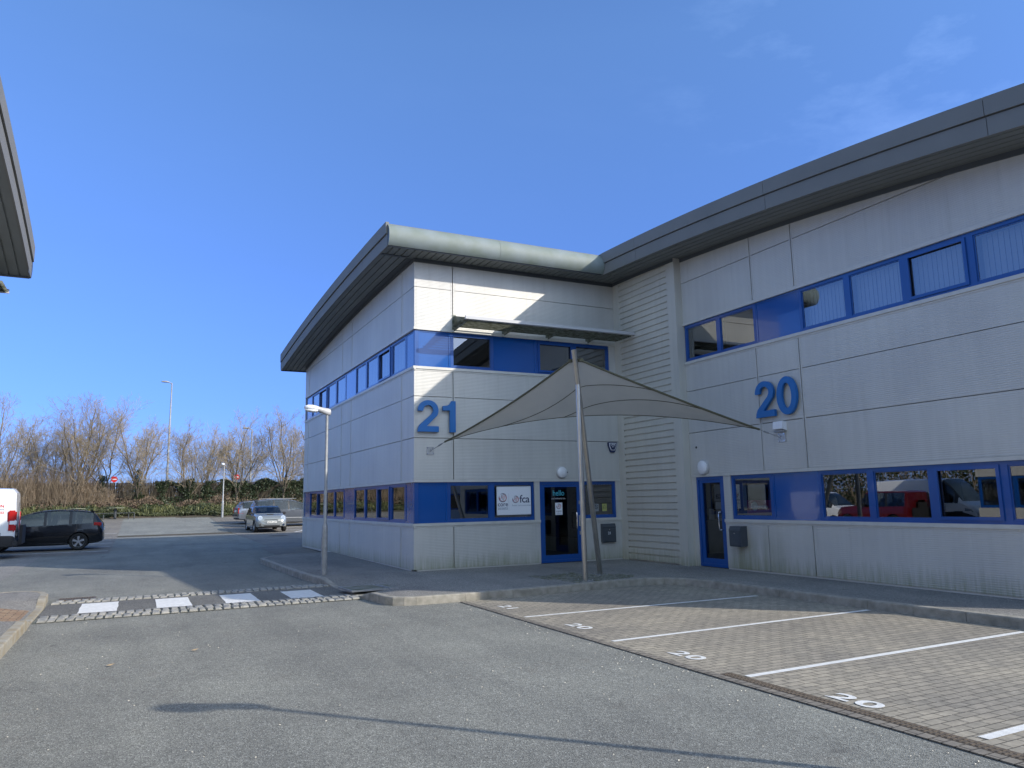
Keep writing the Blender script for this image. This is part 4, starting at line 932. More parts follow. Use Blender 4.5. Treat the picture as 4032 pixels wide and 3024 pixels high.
SL = Vector((.03, .04, -.08)); SR = Vector((-.03, .05, .0)); SB = (TT - (CL + CRr) / 2) * .23 + Vector((0, 0, .08))
def sail_pt(u, v):
    """u 0..1 left corner to right corner, v 0 (front, mast) .. 1 (back edge)"""
    back = curve_pt(CL, CRr, u, SB)
    if u < .5:
        fr = curve_pt(CL, eTL, min(1, u / .49), SL)
    else: fr = curve_pt(eTR, CRr, max(0, (u - .51) / .49), SR)
    p = fr.lerp(back, v); p += Vector((0, 0, -.05)) * math.sin(math.pi * v) * math.sin(math.pi * u) ** 1.0
    return p
nu, nv = 72, 14
us_ = [.5 - .5 * math.cos(math.pi * i / nu) if False else i / nu for i in range(nu + 1)]
mb = MB(); mb.v = [tuple(sail_pt(u, v / nv) - CT) for u in us_ for v in range(nv + 1)]
mb.f = [(i * (nv + 1) + j, (i + 1) * (nv + 1) + j, (i + 1) * (nv + 1) + j + 1, i * (nv + 1) + j + 1) for i in range(nu) for j in range(nv)]; mb.mi = [0] * len(mb.f)
cl = mb.build('canopy', M['sailm'], sail, smooth=True, angle=180)
mb = MB(); mb.tube([sail_pt(u / 60 * .49, 0) - CT for u in range(61)], .022, 6); mb.tube([sail_pt(.51 + u / 60 * .49, 0) - CT for u in range(61)], .022, 6); mb.tube([sail_pt(u / 60, 1) - CT for u in range(61)], .010, 6); mb.build('border', M['edge'], sail, smooth=True)
for a, b in ((.20, .72), (.42, .86)):
    mb = MB(); pts = []
    for k in range(31):
        t_ = k / 30; u = a + (b - a) * t_; v = 1 - t_; pts.append(sail_pt(u, v) - CT + Vector((0, 0, -.006)))
    mb.tube(pts, .008, 5); mb.build('seam', M['edge'], sail)
mb = MB()
for a, b in ((PLa, CL), (PRa, CRr)):
    mb.tube([a - CT, b - CT], .007, 6); mid_ = a.lerp(b, .55); mb.tube([mid_ - CT, a.lerp(b, .8) - CT], .018, 8)
mb.build('cable', M['galv'], sail)
mb = MB()
for e_ in (eTL, eTR): mb.tube([TT - CT, e_ - CT], .012, 6); mb.box(tuple(e_ - CT + Vector((-.04, -.04, -.03))), tuple(e_ - CT + Vector((.04, .04, .03))))
mb.build('corner_fitting', M['edge'], sail)

# ------------------------------------------------------------------ street lamps
def lamp_post(x, y, z, H, ang, label, r=.040, head=.52, base_r=.068, base_h=1.1, group='lamp posts round the yard'):
    e = empty('lamp_post', (x, y, z), ang, label, 'lamp post', group)
    mb = MB(); mb.tube([(0, 0, -.1), (0, 0, base_h * .92), (0, 0, base_h), (0, 0, base_h + .05), (0, 0, H)], [base_r, base_r, base_r * .9, r, r * .85], 20); mb.build('pole', M['galv'], e, smooth=True)
    mb = MB(); mb.box((base_r - .012, -.04, base_h * .35), (base_r + .004, .04, base_h * .75)); mb.build('access_door', M['galv'], e)
    k = head / .62
    def ell(mb, cx, cz, prof, n=16):
        o = len(mb.v)
        for (xx, zc, hw, hz) in prof:
            for j in range(n):
                a = 2 * math.pi * j / n; mb.v.append((cx + xx * k, math.copysign(abs(math.cos(a)) ** .8, math.cos(a)) * hw * k, cz + (zc + math.copysign(abs(math.sin(a)) ** .8, math.sin(a)) * hz) * k))
        m_ = len(prof)
        for i in range(m_ - 1):
            for j in range(n): mb.f.append((o + i * n + j, o + i * n + (j + 1) % n, o + (i + 1) * n + (j + 1) % n, o + (i + 1) * n + j))
        mb.f.append(tuple(o + j for j in range(n))); mb.f.append(tuple(o + (m_ - 1) * n + j for j in range(n))); mb.mi = [0] * len(mb.f)
    mb = MB(); ell(mb, 0, H, [(-.10, .02, .03, .05), (-.08, .02, .07, .09), (.0, .03, .09, .10), (.1, .055, .09, .085), (.22, .09, .095, .07), (.26, .10, .10, .07)]); hd = mb.build('lamp_housing', M['lamp_head'], e, smooth=True)
    mb = MB(); ell(mb, 0, H, [(.262, .105, .10, .068), (.32, .11, .125, .075), (.42, .125, .135, .08), (.52, .13, .125, .075), (.59, .13, .09, .055), (.62, .13, .04, .03)]); mb.build('canopy', M['white'], hd, smooth=True)
    mb = MB(); ell(mb, 0, H - .03 * k, [(.27, .075, .09, .03), (.35, .07, .115, .045), (.5, .085, .11, .045), (.6, .10, .05, .025)]); mb.build('bowl', M['lamp_bowl'], hd, smooth=True)
    return e
lamp_post(3.93, 17.78, .16, 3.72, R_(183), 'grey steel lamp post with white head in front of the long side wall', head=.54)
lamp_post(5.76, 1.9, 0, 3.75, R_(163), 'grey lamp post whose long shadow crosses the foreground', head=.60)
lamp_post(5.62, 59.25, bank(5.62, 59.6) - .05, 3.7, R_(250), 'slim pale lamp post at the edge of the planted bank', head=.5, r=.045, base_r=.08)
def tall_lamp(x, y, z, H, label, side, ang=0):
    e = empty('road_lamp', (x, y, z), ang, label, 'street lamp', 'tall road lamps beyond the fence')
    mb = MB(); mb.tube([(0, 0, -.5), (0, 0, 1.6), (0, 0, 1.75), (0, 0, H)], [.15, .15, .11, .055], 14); mb.build('pole', M['galv'], e, smooth=True)
    mb = MB(); mb.tube([(0, 0, H - .05), (side * .25, 0, H + .06), (side * .4, 0, H + .08)], [.05, .04, .035], 8); mb.build('bracket', M['galv'], e, smooth=True)
    mb = MB(); mb.tube([(side * .2, 0, H + .08), (side * .35, 0, H + .10), (side * .6, 0, H + .12), (side * .85, 0, H + .10), (side * .9, 0, H + .09)], [.03, .08, .10, .07, .02], 12); mb.build('head', M['galv'], e, smooth=True)
tall_lamp(2.30, 75, 1.9, 11.1, 'tallest pale lamp column rising far above the bare trees', -1)
tall_lamp(9.85, 78, 1.9, 7.3, 'second tall lamp column, dark headed, rising between the trees beside the building', -1)
def noentry(x, y, z, d, label, h=1.9):
    e = empty('no_entry_sign', (x, y, z - h), 0, label, 'road sign', 'red no entry signs beyond the fence')
    mb = MB(); mb.prism(el(0, h, d / 2, d / 2, 0, 360, 28)[:-1], .02, lambda u, v, w_: (u, -w_, v)); dd = mb.build('disc', M['red_sign'], e)
    mb = MB(); mb.box((-d * .36, -.024, h - d * .085), (d * .36, -.021, h + d * .085)); mb.build('white_bar', M['white'], dd)
    mb = MB(); mb.tube([(0, .04, -1), (0, .04, h + d * .3)], .035, 8); mb.build('post', M['galv'], e)
noentry(-1.86, 73, 4.15, .5, 'red no entry disc showing clearly over the wooden fence')
noentry(8.15, 74, 4.35, .5, 'red no entry disc half hidden by twigs behind the slim lamp post')

# ------------------------------------------------------------------ unit across the yard behind the camera (seen only mirrored in the glass)
bb = empty('office_building', (0, 0, 0), 0, 'opposite terrace of silver clad units, visible only as a dark reflection in the front windows', 'building')
PB = lambda u, z, n: (u, -15 + n, z)
mb = MB(); jb = [-8, -1.5, 5, 11.5, 18, 24.5]; panels(mb, PB, -15, 31, jb, .1, ZS1, []); panels(mb, PB, -15, 31, jb, ZT1, ZS2, [ZJ1]); panels(mb, PB, -15, 31, jb, ZT2, 7.1, []); mb.box((-15, -27, .1), (-14.9, -15.1, 7)); mb.box((30.9, -27, .1), (31, -15.1, 7)); mb.build('wall', M['clad'], bb)
mb = MB(); mb.box((-16, -28, 7.12), (32, -14.1, 7.6)); mb.build('roof', M['fascia'], bb)
mb = MB(); mb.box((-14.9, -15.5, ZS1), (30.9, -15.4, ZT2)); mb.build('interior', M['room'], bb)
for z0, z1 in ((ZB1 - .06, ZH1 + .06), (ZB2 - .06, ZH2 + .06)):
    for i in range(28):
        u0 = -15 + 46 * i / 28; (infill if i % 4 == 0 else window)(bb, PB, u0, u0 + 46 / 28, z0, z1)

# ------------------------------------------------------------------ vehicles
def smooth_stations(st, n=3):
    out = []
    for i in range(len(st) - 1):
        a, b = st[i], st[i + 1]
        for k in range(n): t = k / n; out.append((tuple(x + (y - x) * t for x, y in zip(a[0], b[0])), a[1]))
    out.append(st[-1]); return out
def vehicle(name, label, cat, stations, wheels, wr, paint, hw, glass_side, windscreen, rear_glass, pillars, loc, rz, group='parked vehicles', extras=None, roof=None, lower=None, rim_style=5, ww=.2, belt_in=.96):
    """stations: (x, z_bottom, z_belt, z_top, half_width_scale, roof_half_scale); x forward. glass zones are x intervals."""
    e = empty(name, loc, rz, label, cat, group)
    xs_ = [s_[0] for s_ in stations]; cuts = set(xs_)
    for a, b in list(glass_side) + [windscreen, rear_glass] + list(pillars): cuts |= {a, b}
    x = xs_[0]
    while x < xs_[-1]: cuts.add(round(x, 3)); x += .12
    X = sorted(c for c in cuts if xs_[0] <= c <= xs_[-1]); X = [x for i, x in enumerate(X) if i == 0 or x - X[i - 1] > .004]
    at = lambda x, k: interp(x, xs_, [s_[k] for s_ in stations])
    def section(x):
        zb, zl, zt_, w0, wr_ = at(x, 1), at(x, 2), at(x, 3), at(x, 4) * hw, at(x, 5) * hw
        zl = min(zl, zt_ - .012)
        h = zl - zb; up = zt_ - zl
        p = [(0, zb), (w0 * .9, zb), (w0 * .975, zb + .05 * h + .01), (w0 * .995, zb + .25 * h), (w0, zb + .55 * h), (w0 * .985, zb + .82 * h), (w0 * belt_in, zl),
             (w0 * belt_in + (wr_ - w0 * belt_in) * .5, zl + up * .48), (wr_, zl + up * .88), (wr_ * .93, zl + up * .965), (wr_ * .6, zt_ - .002), (0, zt_)]
        return p
    mb = MB(); n = 12; mi_of = {}
    for x in X:
        sct = section(x)
        mb.v += [(x, y, z) for y, z in sct] + [(x, -y, z) for y, z in sct[1:-1]][::-1]
    k = 2 * n - 2; paints = [paint, M['carglass'], M['plastic'], roof or paint]
    inz = lambda x, zones: any(a - 1e-6 <= x <= b + 1e-6 for a, b in zones)
    for i in range(len(X) - 1):
        xm = (X[i] + X[i + 1]) / 2
        for j in range(k):
            f = (i * k + j, i * k + (j + 1) % k, (i + 1) * k + (j + 1) % k, (i + 1) * k + j); jj = j if j < n - 1 else k - 1 - j
            m_ = 0
            if jj in (6, 7): m_ = 1 if inz(xm, glass_side) and not inz(xm, pillars) else (2 if inz(xm, pillars) else 0)
            if jj >= 9 or (jj == 8):
                if inz(xm, [windscreen, rear_glass]) and jj >= 9: m_ = 1
                elif inz(xm, [windscreen, rear_glass]): m_ = 2 if jj == 8 else 1
                elif roof and windscreen[0] > xm > rear_glass[1]: m_ = 3
            if jj <= 1: m_ = 2
            if lower and jj in (2, 3): m_ = 2
            mb.f.append(f); mb.mi.append(m_)
    mb.f.append(tuple(range(k))[::-1]); mb.f.append(tuple((len(X) - 1) * k + j for j in range(k))); mb.mi += [0, 0]
    body = mb.build('body', paints, e, smooth=True, angle=32)
    # wheel arches
    for wx in wheels:
        for s_ in (-1, 1):
            arches = MB(); arches.cyl((wx, s_ * (hw - .30), wr), (wx, s_ * (hw + .2), wr), wr * 1.14, 28)
            ao = arches.build('arch_cutter', M['plastic'], e); md = body.modifiers.new('b', 'BOOLEAN'); md.operation = 'DIFFERENCE'; md.object = ao; md.solver = 'EXACT'
            try: md.material_mode = 'TRANSFER'
            except Exception: pass
            bpy.context.view_layer.update(); me = bpy.data.meshes.new_from_object(body.evaluated_get(bpy.context.evaluated_depsgraph_get()))
            body.modifiers.clear(); bpy.data.objects.remove(ao)
            if len(me.polygons) > 100: body.data = me
            else: print('arch failed', name, wx, s_)
    me = body.data
    # split glass into its own part
    bm = bmesh.new(); bm.from_mesh(me); gl = bm.copy()
    bmesh.ops.delete(bm, geom=[f for f in bm.faces if f.material_index == 1], context='FACES'); bm.to_mesh(me); bm.free()
    bmesh.ops.delete(gl, geom=[f for f in gl.faces if f.material_index != 1], context='FACES'); gm = bpy.data.meshes.new('windows'); gl.to_mesh(gm); gl.free(); gm.materials.append(M['carglass'])
    for p in gm.polygons: p.material_index = 0
    go = bpy.data.objects.new('windows', gm); col.objects.link(go); go.parent = e
    # cabin: dark floor, seats, wheel
    x0, x1 = rear_glass[1] - .1, windscreen[0] + .25
    mb = MB(); zf = at((x0 + x1) / 2, 1) + .12; zbelt = at((x0 + x1) / 2, 2)
    mb.box((x0, -hw * .86, zf), (x1, hw * .86, zf + .05)); mb.box((x1 + .0, -hw * .8, zf), (x1 + .12, hw * .8, zbelt - .02)); mb.box((x0 - .1, -hw * .8, zf), (x0, hw * .8, zbelt - .05))
    for sx_ in ((x1 - .75), (x1 - 1.6)):
        if sx_ < x0 + .1: continue
        for s_ in (-1, 1):
            mb.box((sx_ - .1, s_ * hw * .2, zf + .2), (sx_ + .35, s_ * hw * .75, zf + .4)); mb.prism([(sx_ - .28, zbelt + .18), (sx_ - .16, zbelt + .2), (sx_ + .0, zf + .3), (sx_ - .15, zf + .3)], hw * .5, lambda u, v, w_, s_=s_: (u, s_ * (hw * .22 + w_), v)); mb.box((sx_ - .27, s_ * hw * .36, zbelt + .2), (sx_ - .17, s_ * hw * .6, zbelt + .36))
    mb.build('interior', M['inside'], e)
    def wheel(wx, s_):
        c = (wx, s_ * (hw - ww / 2 - .015), wr); W = MB(); N_ = 32; prof = [(.62, -ww / 2 + .01), (.9, -ww / 2), (.985, -ww / 2 + .03), (1, -ww / 2 + .06), (1, ww / 2 - .06), (.985, ww / 2 - .03), (.9, ww / 2), (.68, ww / 2 - .012), (.66, ww / 2 - .03)]
        for rr, yy in prof:
            for q in range(N_): a = 2 * math.pi * q / N_; W.v.append((wr * rr * math.cos(a), s_ * yy, wr * rr * math.sin(a)))
        for i in range(len(prof) - 1):
            for q in range(N_): W.f.append((i * N_ + q, i * N_ + (q + 1) % N_, (i + 1) * N_ + (q + 1) % N_, (i + 1) * N_ + q))
        W.mi = [0] * len(W.f); t = W.build('wheel', M['tyre'], e, smooth=True); t.location = c
        Rm = MB(); y0 = ww / 2 - .03
        outer = [(wr * .66 * math.cos(2 * math.pi * q / N_), wr * .66 * math.sin(2 * math.pi * q / N_)) for q in range(N_)]; inner_ = [(x_ * .9, z_ * .9) for x_, z_ in outer]
        for q in range(N_):
            r = (q + 1) % N_; Rm.quad(*[(p[0], s_ * yy, p[1]) for p, yy in ((outer[q], y0), (outer[r], y0), (inner_[r], y0 - .03), (inner_[q], y0 - .03))])
        for q in range(rim_style):
            a = 2 * math.pi * q / rim_style + .3
            for da in ((-.09, .09) if rim_style < 8 else (0,)):
                pass
            c_, sn = math.cos(a), math.sin(a); wd0, wd1 = wr * .07, wr * (.13 if rim_style < 8 else .06)
            pts = [(0 * c_ - wd0 * -sn * -1, 0)]; P4 = [(wr * .08 * c_ + wd0 * sn, wr * .08 * sn - wd0 * c_), (wr * .62 * c_ + wd1 * sn, wr * .62 * sn - wd1 * c_), (wr * .62 * c_ - wd1 * sn, wr * .62 * sn + wd1 * c_), (wr * .08 * c_ - wd0 * sn, wr * .08 * sn + wd0 * c_)]
            Rm.prism(P4, .02, lambda u, v, w_: (u, s_ * (y0 - .03 + w_), v))
        Rm.prism([(wr * .14 * math.cos(a), wr * .14 * math.sin(a)) for a in [2 * math.pi * q / 14 for q in range(14)]], .025, lambda u, v, w_: (u, s_ * (y0 - .03 + w_), v))
        Rm.build('rim', M['rim'], t); D = MB(); D.prism([(wr * .63 * math.cos(a), wr * .63 * math.sin(a)) for a in [2 * math.pi * q / 24 for q in range(24)]], .01, lambda u, v, w_: (u, s_ * (y0 - .09 + w_), v)); D.build('brake_disc', M['plastic'], t)
    for wx in wheels:
        for s_ in (-1, 1): wheel(wx, s_)
    # surface helper: width of the body at (x, z)
    def wid(x, z):
        sct = section(x); 
        for (y0, z0), (y1, z1) in zip(sct[1:], sct[2:]):
            if z0 <= z <= z1 and z1 > z0: return y0 + (y1 - y0) * (z - z0) / (z1 - z0)
        return sct[4][0]
    def patch(nm, poly, material, side, off=.006, depth=.02):
        """piece of trim hugging the body side: poly in (x,z)"""
        for s_ in side:
            mb = MB(); k_ = len(poly); outer = [(x, s_ * (wid(x, z) + off), z) for x, z in poly]; inn = [(x, s_ * (wid(x, z) - depth), z) for x, z in poly]
            tri = geometry.tessellate_polygon([[Vector((x, z, 0)) for x, z in poly]])
            mb.add(outer + inn, [tuple(t) for t in tri] + [(i, (i + 1) % k_, (i + 1) % k_ + k_, i + k_) for i in range(k_)]); mb.build(nm, material, e)
    def block(nm, a, b, material, bev=.01):
        mb = MB(); mb.box(a, b); return mb.build(nm, material, e, bevel=bev)
    if extras: extras(e, patch, block, wid, at)
    return e
def mirrors(block, x, z, hw, c, sz=(.10, .2, .13)):
    for s_ in (-1, 1): block('wing_mirror', (x - sz[0], s_ * (hw - .02), z - sz[2] / 2), (x + .02, s_ * (hw + sz[1]), z + sz[2] / 2), c, .03)
def doorline(patch, x, z0, z1, lean=0, side=(-1, 1)): patch('panel_gap', [(x, z0), (x + .012, z0), (x + .012 + lean, z1), (x + lean, z1)], M['black'], side, .002, .01)
# black people carrier: x forward
def ex_black(e, patch, block, wid, at):
    mirrors(block, .92, 1.0, .88, M['black_paint']); 
    for x, l in ((.95, -.06), (-.12, 0), (-1.05, .0)): doorline(patch, x, .42, .95, l)
    for x in (.12, -.95): patch('door_handle', [(x, .84), (x - .2, .85), (x - .2, .885), (x, .875)], M['black_paint'], (-1, 1), .03)
    for s_ in (-1, 1): block('tail_light', (-2.14, s_ * .62, .90), (-1.84, s_ * .862, 1.04), M['tail'], .03)
    patch('head_light', [(2.02, .62), (1.62, .74), (1.5, .76), (1.7, .64), (2.0, .55)], M['head'], (-1, 1), .008)
    block('number_plate', (-2.215, -.26, .72), (-2.19, .26, .84), M['plate'], .002)
    block('rear_spoiler', (-2.0, -.58, 1.45), (-1.72, .58, 1.485), M['black_paint'], .012); patch('sill_trim', [(1.0, .25), (-1.0, .25), (-1.0, .28), (1.0, .28)], M['galv'], (-1, 1), .004)
black = vehicle('parked_car', 'black people carrier with star spoke wheels parked sideways beside the white van', 'car',
    [(-2.22, .40, .62, .66, .80, .6), (-2.18, .32, .80, .98, .9, .7), (-2.08, .28, .93, 1.12, .955, .72), (-1.98, .26, .98, 1.28, .975, .70), (-1.80, .24, 1.0, 1.46, .985, .69), (-1.3, .22, .99, 1.53, 1, .72), (-.6, .20, .965, 1.56, 1, .74), (-.1, .20, .94, 1.53, 1, .74), (.35, .20, .93, 1.43, 1, .72), (.75, .20, .93, 1.27, 1, .74), (1.25, .22, .93, 1.02, .99, .80), (1.7, .24, .84, .92, .96, .76), (2.05, .28, .72, .80, .88, .66), (2.2, .34, .56, .62, .74, .52)],
    (-1.38, 1.32), .325, M['black_paint'], .89, [(-1.85, 1.1)], (.22, 1.2), (-2.12, -1.84), [(-.28, -.18), (-1.12, -1.02), (-1.93, -1.83), (1.0, 1.15)], (-3.35, 34.85, g(34.9)), R_(180), extras=ex_black)
# small grey hatchback facing the camera
def ex_mini(e, patch, block, wid, at):
    for s_ in (-1, 1):
        block('wing_mirror', (.50, s_ * .80, .93), (.62, s_ * 1.0, 1.06), M['black'], .035)
        h = MB(); h.prism([(s_ * .60 + .115 * math.cos(a), .745 + .125 * math.sin(a)) for a in [2 * math.pi * q / 24 for q in range(24)]], .06, lambda u, v, w_: (1.68 + w_ + (v - .745) * -.35, u, v)); hl = h.build('head_light', M['chrome'], e)
        h = MB(); h.prism([(s_ * .60 + .092 * math.cos(a), .745 + .10 * math.sin(a)) for a in [2 * math.pi * q / 24 for q in range(24)]], .012, lambda u, v, w_: (1.742 + w_ + (v - .745) * -.35, u, v)); h.build('lens', M['head'], hl)
        h = MB(); h.prism([(s_ * .62 + .06 * math.cos(a), .38 + .06 * math.sin(a)) for a in [2 * math.pi * q / 16 for q in range(16)]], .03, lambda u, v, w_: (1.80 + w_, u, v)); h.build('fog_light', M['chrome'] if s_ > 0 else M['plastic'], e)
    h = MB(); gp = [(y * .50, .56 + z * .115) for y, z in ((-1, -.1), (-.85, .7), (-.7, .95), (.7, .95), (.85, .7), (1, -.1), (.85, -.8), (.7, -1), (-.7, -1), (-.85, -.8))]
    h.prism(gp, .03, lambda u, v, w_: (1.805 + w_ - abs(u) * .10, u, v)); gr = h.build('grille', M['plastic'], e); h = MB(); h.prism([(u * .95, .56 + (v - .56) * .84) for u, v in gp], .008, lambda u, v, w_: (1.836 + w_ - abs(u) * .10, u, v)); h.build('grille_panel', M['mini_paint'], gr)
    h = MB(); h.box((1.80, -.42, .30), (1.835, .42, .37)); h.build('lower_intake', M['plastic'], e)
    pl = block('number_plate', (1.845, -.26, .475), (1.858, .26, .585), M['plate'], .002)
    t = text_mesh('NA70 LZO', .115, lambda x, y, w_: (1.8585 + w_, x * .93, .53 + y), .001, bold=.002); t.build('lettering', M['black'], pl, recalc=False)
    block('bonnet_scoop', (1.22, -.17, .925), (1.32, .17, .955), M['black'], .01); 
    for s_ in (-1, 1): block('yellow_badge', (1.838, .30, .60), (1.846, .42, .645), M['plate'], .001) if s_ > 0 else None
    doorline(patch, .55, .3, .9, -.03); doorline(patch, -.62, .3, .88, 0); patch('wheel_trim', [(1.0, .2), (-1.0, .2), (-1.0, .28), (1.0, .28)], M['plastic'], (-1, 1), .012)
mini = vehicle('parked_car', 'small grey three door hatchback with round headlights facing the camera', 'car',
    [(-1.86, .42, .6, .72, .84, .6), (-1.80, .3, .84, .96, .93, .72), (-1.66, .26, .92, 1.2, .97, .76), (-1.5, .22, .93, 1.36, .985, .76), (-1.0, .2, .92, 1.41, 1, .78), (-.3, .2, .91, 1.415, 1, .78), (.15, .2, .9, 1.39, 1, .77), (.38, .2, .9, 1.33, 1, .76), (.92, .2, .9, .965, .99, .84), (1.3, .22, .86, .92, .975, .8), (1.55, .24, .80, .88, .95, .78), (1.68, .25, .74, .80, .88, .70), (1.77, .26, .66, .70, .76, .58), (1.83, .30, .50, .55, .62, .48)],
    (-1.25, 1.24), .31, M['mini_paint'], .865, [(-1.55, .80)], (.2, .88), (-1.74, -1.53), [(.02, .10), (.70, .80), (-1.0, -.94)], (6.55, 44.7, g(44.7)), R_(-88), extras=ex_mini, roof=M['black_paint'], rim_style=10)
def ex_est(e, patch, block, wid, at):
    mirrors(block, .95, .98, .86, M['silver_paint'])
    for x, l in ((.98, -.05), (-.05, 0), (-.98, 0)): doorline(patch, x, .36, .9, l)
    patch('tail_light', [(-2.0, 1.02), (-2.27, 1.02), (-2.30, .66), (-2.06, .66)], M['tail'], (-1, 1), .012)
    patch('bumper_strip', [(-1.75, .50), (-2.34, .50), (-2.34, .58), (-1.75, .58)], M['plastic'], (-1, 1), .014)
    for s_ in (-1, 1): block('tail_light', (-2.345, s_ * .62, .66), (-2.29, s_ * .80, 1.02), M['tail'], .008); block('roof_rail', (-1.9, s_ * .56, 1.44), (.3, s_ * .59, 1.475), M['plastic'], .01)
    block('rear_bumper', (-2.40, -.78, .48), (-2.28, .78, .60), M['plastic'], .02); block('number_plate', (-2.365, -.26, .74), (-2.345, .26, .86), M['plate'], .002)
    patch('door_handle', [(.15, .82), (-.03, .83), (-.03, .86), (.15, .85)], M['silver_paint'], (-1, 1), .03)
est_st = [(-2.34, .38, .60, .66, .86, .7), (-2.30, .30, .88, .98, .94, .74), (-2.2, .26, .95, 1.12, .965, .73), (-1.98, .24, .96, 1.40, .985, .70), (-1.5, .22, .95, 1.44, 1, .71), (-.3, .2, .93, 1.455, 1, .73), (.45, .2, .91, 1.42, 1, .73), (.65, .2, .9, 1.35, 1, .72), (1.35, .22, .89, .96, .99, .82), (1.9, .24, .80, .88, .97, .78), (2.25, .28, .66, .74, .90, .68), (2.36, .34, .5, .56, .78, .56)]
silver = vehicle('parked_car', 'silver estate car with tall red tail lights, farthest of the cars by the bank', 'car', est_st, (-1.35, 1.38), .31, M['silver_paint'], .87, [(-2.08, 1.2)], (.55, 1.28), (-2.24, -1.99), [(-.12, -.02), (-1.06, -.96), (1.1, 1.2), (-2.08, -1.98)], (8.05, 52.0, g(52.0)), R_(5), extras=ex_est)
def ex_mpv(e, patch, block, wid, at):
    mirrors(block, 1.0, 1.06, .9, M['plastic'])
    for x, l in ((1.0, -.05), (-.05, 0), (-1.05, 0)): doorline(patch, x, .36, .98, l)
    patch('tail_light', [(-1.9, 1.06), (-2.25, 1.06), (-2.28, .86), (-1.98, .88)], M['tail'], (-1, 1), .012)
    patch('side_moulding', [(1.1, .48), (-1.2, .48), (-1.2, .53), (1.1, .53)], M['galv'], (-1, 1), .012)
    for s_ in (-1, 1): block('roof_rail', (-1.7, s_ * .60, 1.645), (.3, s_ * .63, 1.675), M['galv'], .01)
    block('roof_spoiler', (-2.22, -.6, 1.56), (-1.9, .6, 1.60), M['dark_paint'], .012); block('number_plate', (-2.37, -.26, .76), (-2.345, .26, .88), M['plate'], .002)
    patch('door_handle', [(.15, .90), (-.05, .91), (-.05, .94), (.15, .93)], M['dark_paint'], (-1, 1), .03)
mpv = vehicle('parked_car', 'dark grey tall people carrier parked sideways behind the small hatchback', 'car',
    [(-2.34, .40, .66, .72, .86, .7), (-2.30, .30, .92, 1.05, .95, .76), (-2.2, .26, 1.02, 1.25, .97, .74), (-2.02, .24, 1.05, 1.56, .985, .72), (-1.5, .22, 1.04, 1.62, 1, .74), (-.7, .2, 1.01, 1.66, 1, .76), (.0, .2, .98, 1.60, 1, .75), (.45, .2, .97, 1.49, 1, .74), (.95, .2, .96, 1.30, 1, .75), (1.5, .22, .95, 1.04, .99, .82), (1.98, .26, .86, .93, .96, .76), (2.25, .30, .68, .76, .88, .66), (2.34, .36, .52, .58, .76, .55)],
    (-1.38, 1.40), .33, M['dark_paint'], .91, [(-2.05, 1.36)], (.3, 1.46), (-2.28, -2.03), [(-.24, -.14), (-1.12, -1.02), (1.22, 1.36), (-2.1, -2.0)], (8.5, 48.6, g(48.9)), R_(2), extras=ex_mpv)
# white van at the left edge, rear towards the road
van_st = [(-2.70, .48, .9, 1.5, .93, .86), (-2.66, .40, 1.05, 2.22, .965, .85), (-2.55, .38, 1.1, 2.36, .985, .83), (-1.5, .36, 1.15, 2.40, 1, .84), (.8, .36, 1.2, 2.40, 1, .84), (1.15, .36, 1.25, 2.38, 1, .82), (1.5, .36, 1.25, 2.1, .99, .80), (2.1, .36, 1.22, 1.30, .97, .84), (2.45, .38, 1.0, 1.12, .93, .78), (2.66, .42, .78, .86, .84, .7)]
def ex_van(txt):
    def f(e, patch, block, wid, at):
        for s_ in (-1, 1): block('wing_mirror', (1.45, s_ * .97, 1.35), (1.6, s_ * 1.22, 1.7), M['plastic'], .04)
        for s_ in (-1, 1):
            tl = block('tail_light', (-2.718, s_ * .82, .90), (-2.46, s_ * 1.0, 1.62), M['tail'], .045); block('reversing_lens', (-2.73, s_ * .84, 1.12), (-2.50, s_ * 1.004, 1.30), M['white'], .03)
        patch('lower_cladding', [(-2.66, .40), (-2.66, .86), (2.2, .86), (2.5, .78), (2.5, .42), (1.9, .4)], M['plastic'], () , .01)
        block('rear_bumper', (-2.80, -.95, .42), (-2.60, .95, .62), M['plastic'], .03); block('rear_door_gap', (-2.712, -.008, .7), (-2.70, .008, 1.9), M['black'], 0)
        for x in (-.9, .25, 1.3): doorline(patch, x, .8, 1.2); patch('side_step', [(x + .0, .40), (x + .5, .40), (x + .5, .50), (x, .50)], M['plastic'], (-1, 1), .008)
        patch('side_moulding', [(-2.3, .78), (2.1, .78), (2.1, .88), (-2.3, .88)], M['plastic'], (-1, 1), .014)
        patch('door_handle', [(.2, 1.12), (.0, 1.12), (.0, 1.17), (.2, 1.17)], M['plastic'], (-1, 1), .02); patch('head_light', [(2.2, 1.02), (2.46, .96), (2.54, .84), (2.2, .88)], M['head'], (-1, 1), .01)
        block('number_plate', (-2.72, -.26, .74), (-2.70, .26, .86), M['plate'], .002)
        if txt:
            y = 1.0
            for tx, sz, z, mt, xx in (('REGION', .135, 1.76, M['red_sign'], -2.34), ('RENTAL', .06, 1.65, M['greytext'], -2.36), ('01209 219922', .11, 1.54, M['red_sign'], -2.35)):
                t = text_mesh(tx, sz, lambda x, v, w_: (xx - x, wid(xx - x, z + v) + .006 + w_, z + v), .001, bold=.003, align='RIGHT'); t.build('lettering', mt, e, recalc=False)
            for a in ([(-2.05, 1.40), (-2.043, 1.40), (-2.043, 2.02), (-2.05, 2.02)],): pass
        return
    return f
def van(loc, rz, label, txt, cat='van'):
    v = vehicle('panel_van', label, cat, van_st, (-1.70, 1.62), .34, M['white_paint'], 1.0, [(.95, 1.9)], (1.17, 2.08), (-2.72, -2.71), [(.95, 1.0), (1.75, 1.9)], loc, rz, lower=True, extras=ex_van(txt), belt_in=.985, rim_style=5, ww=.22)
    return v
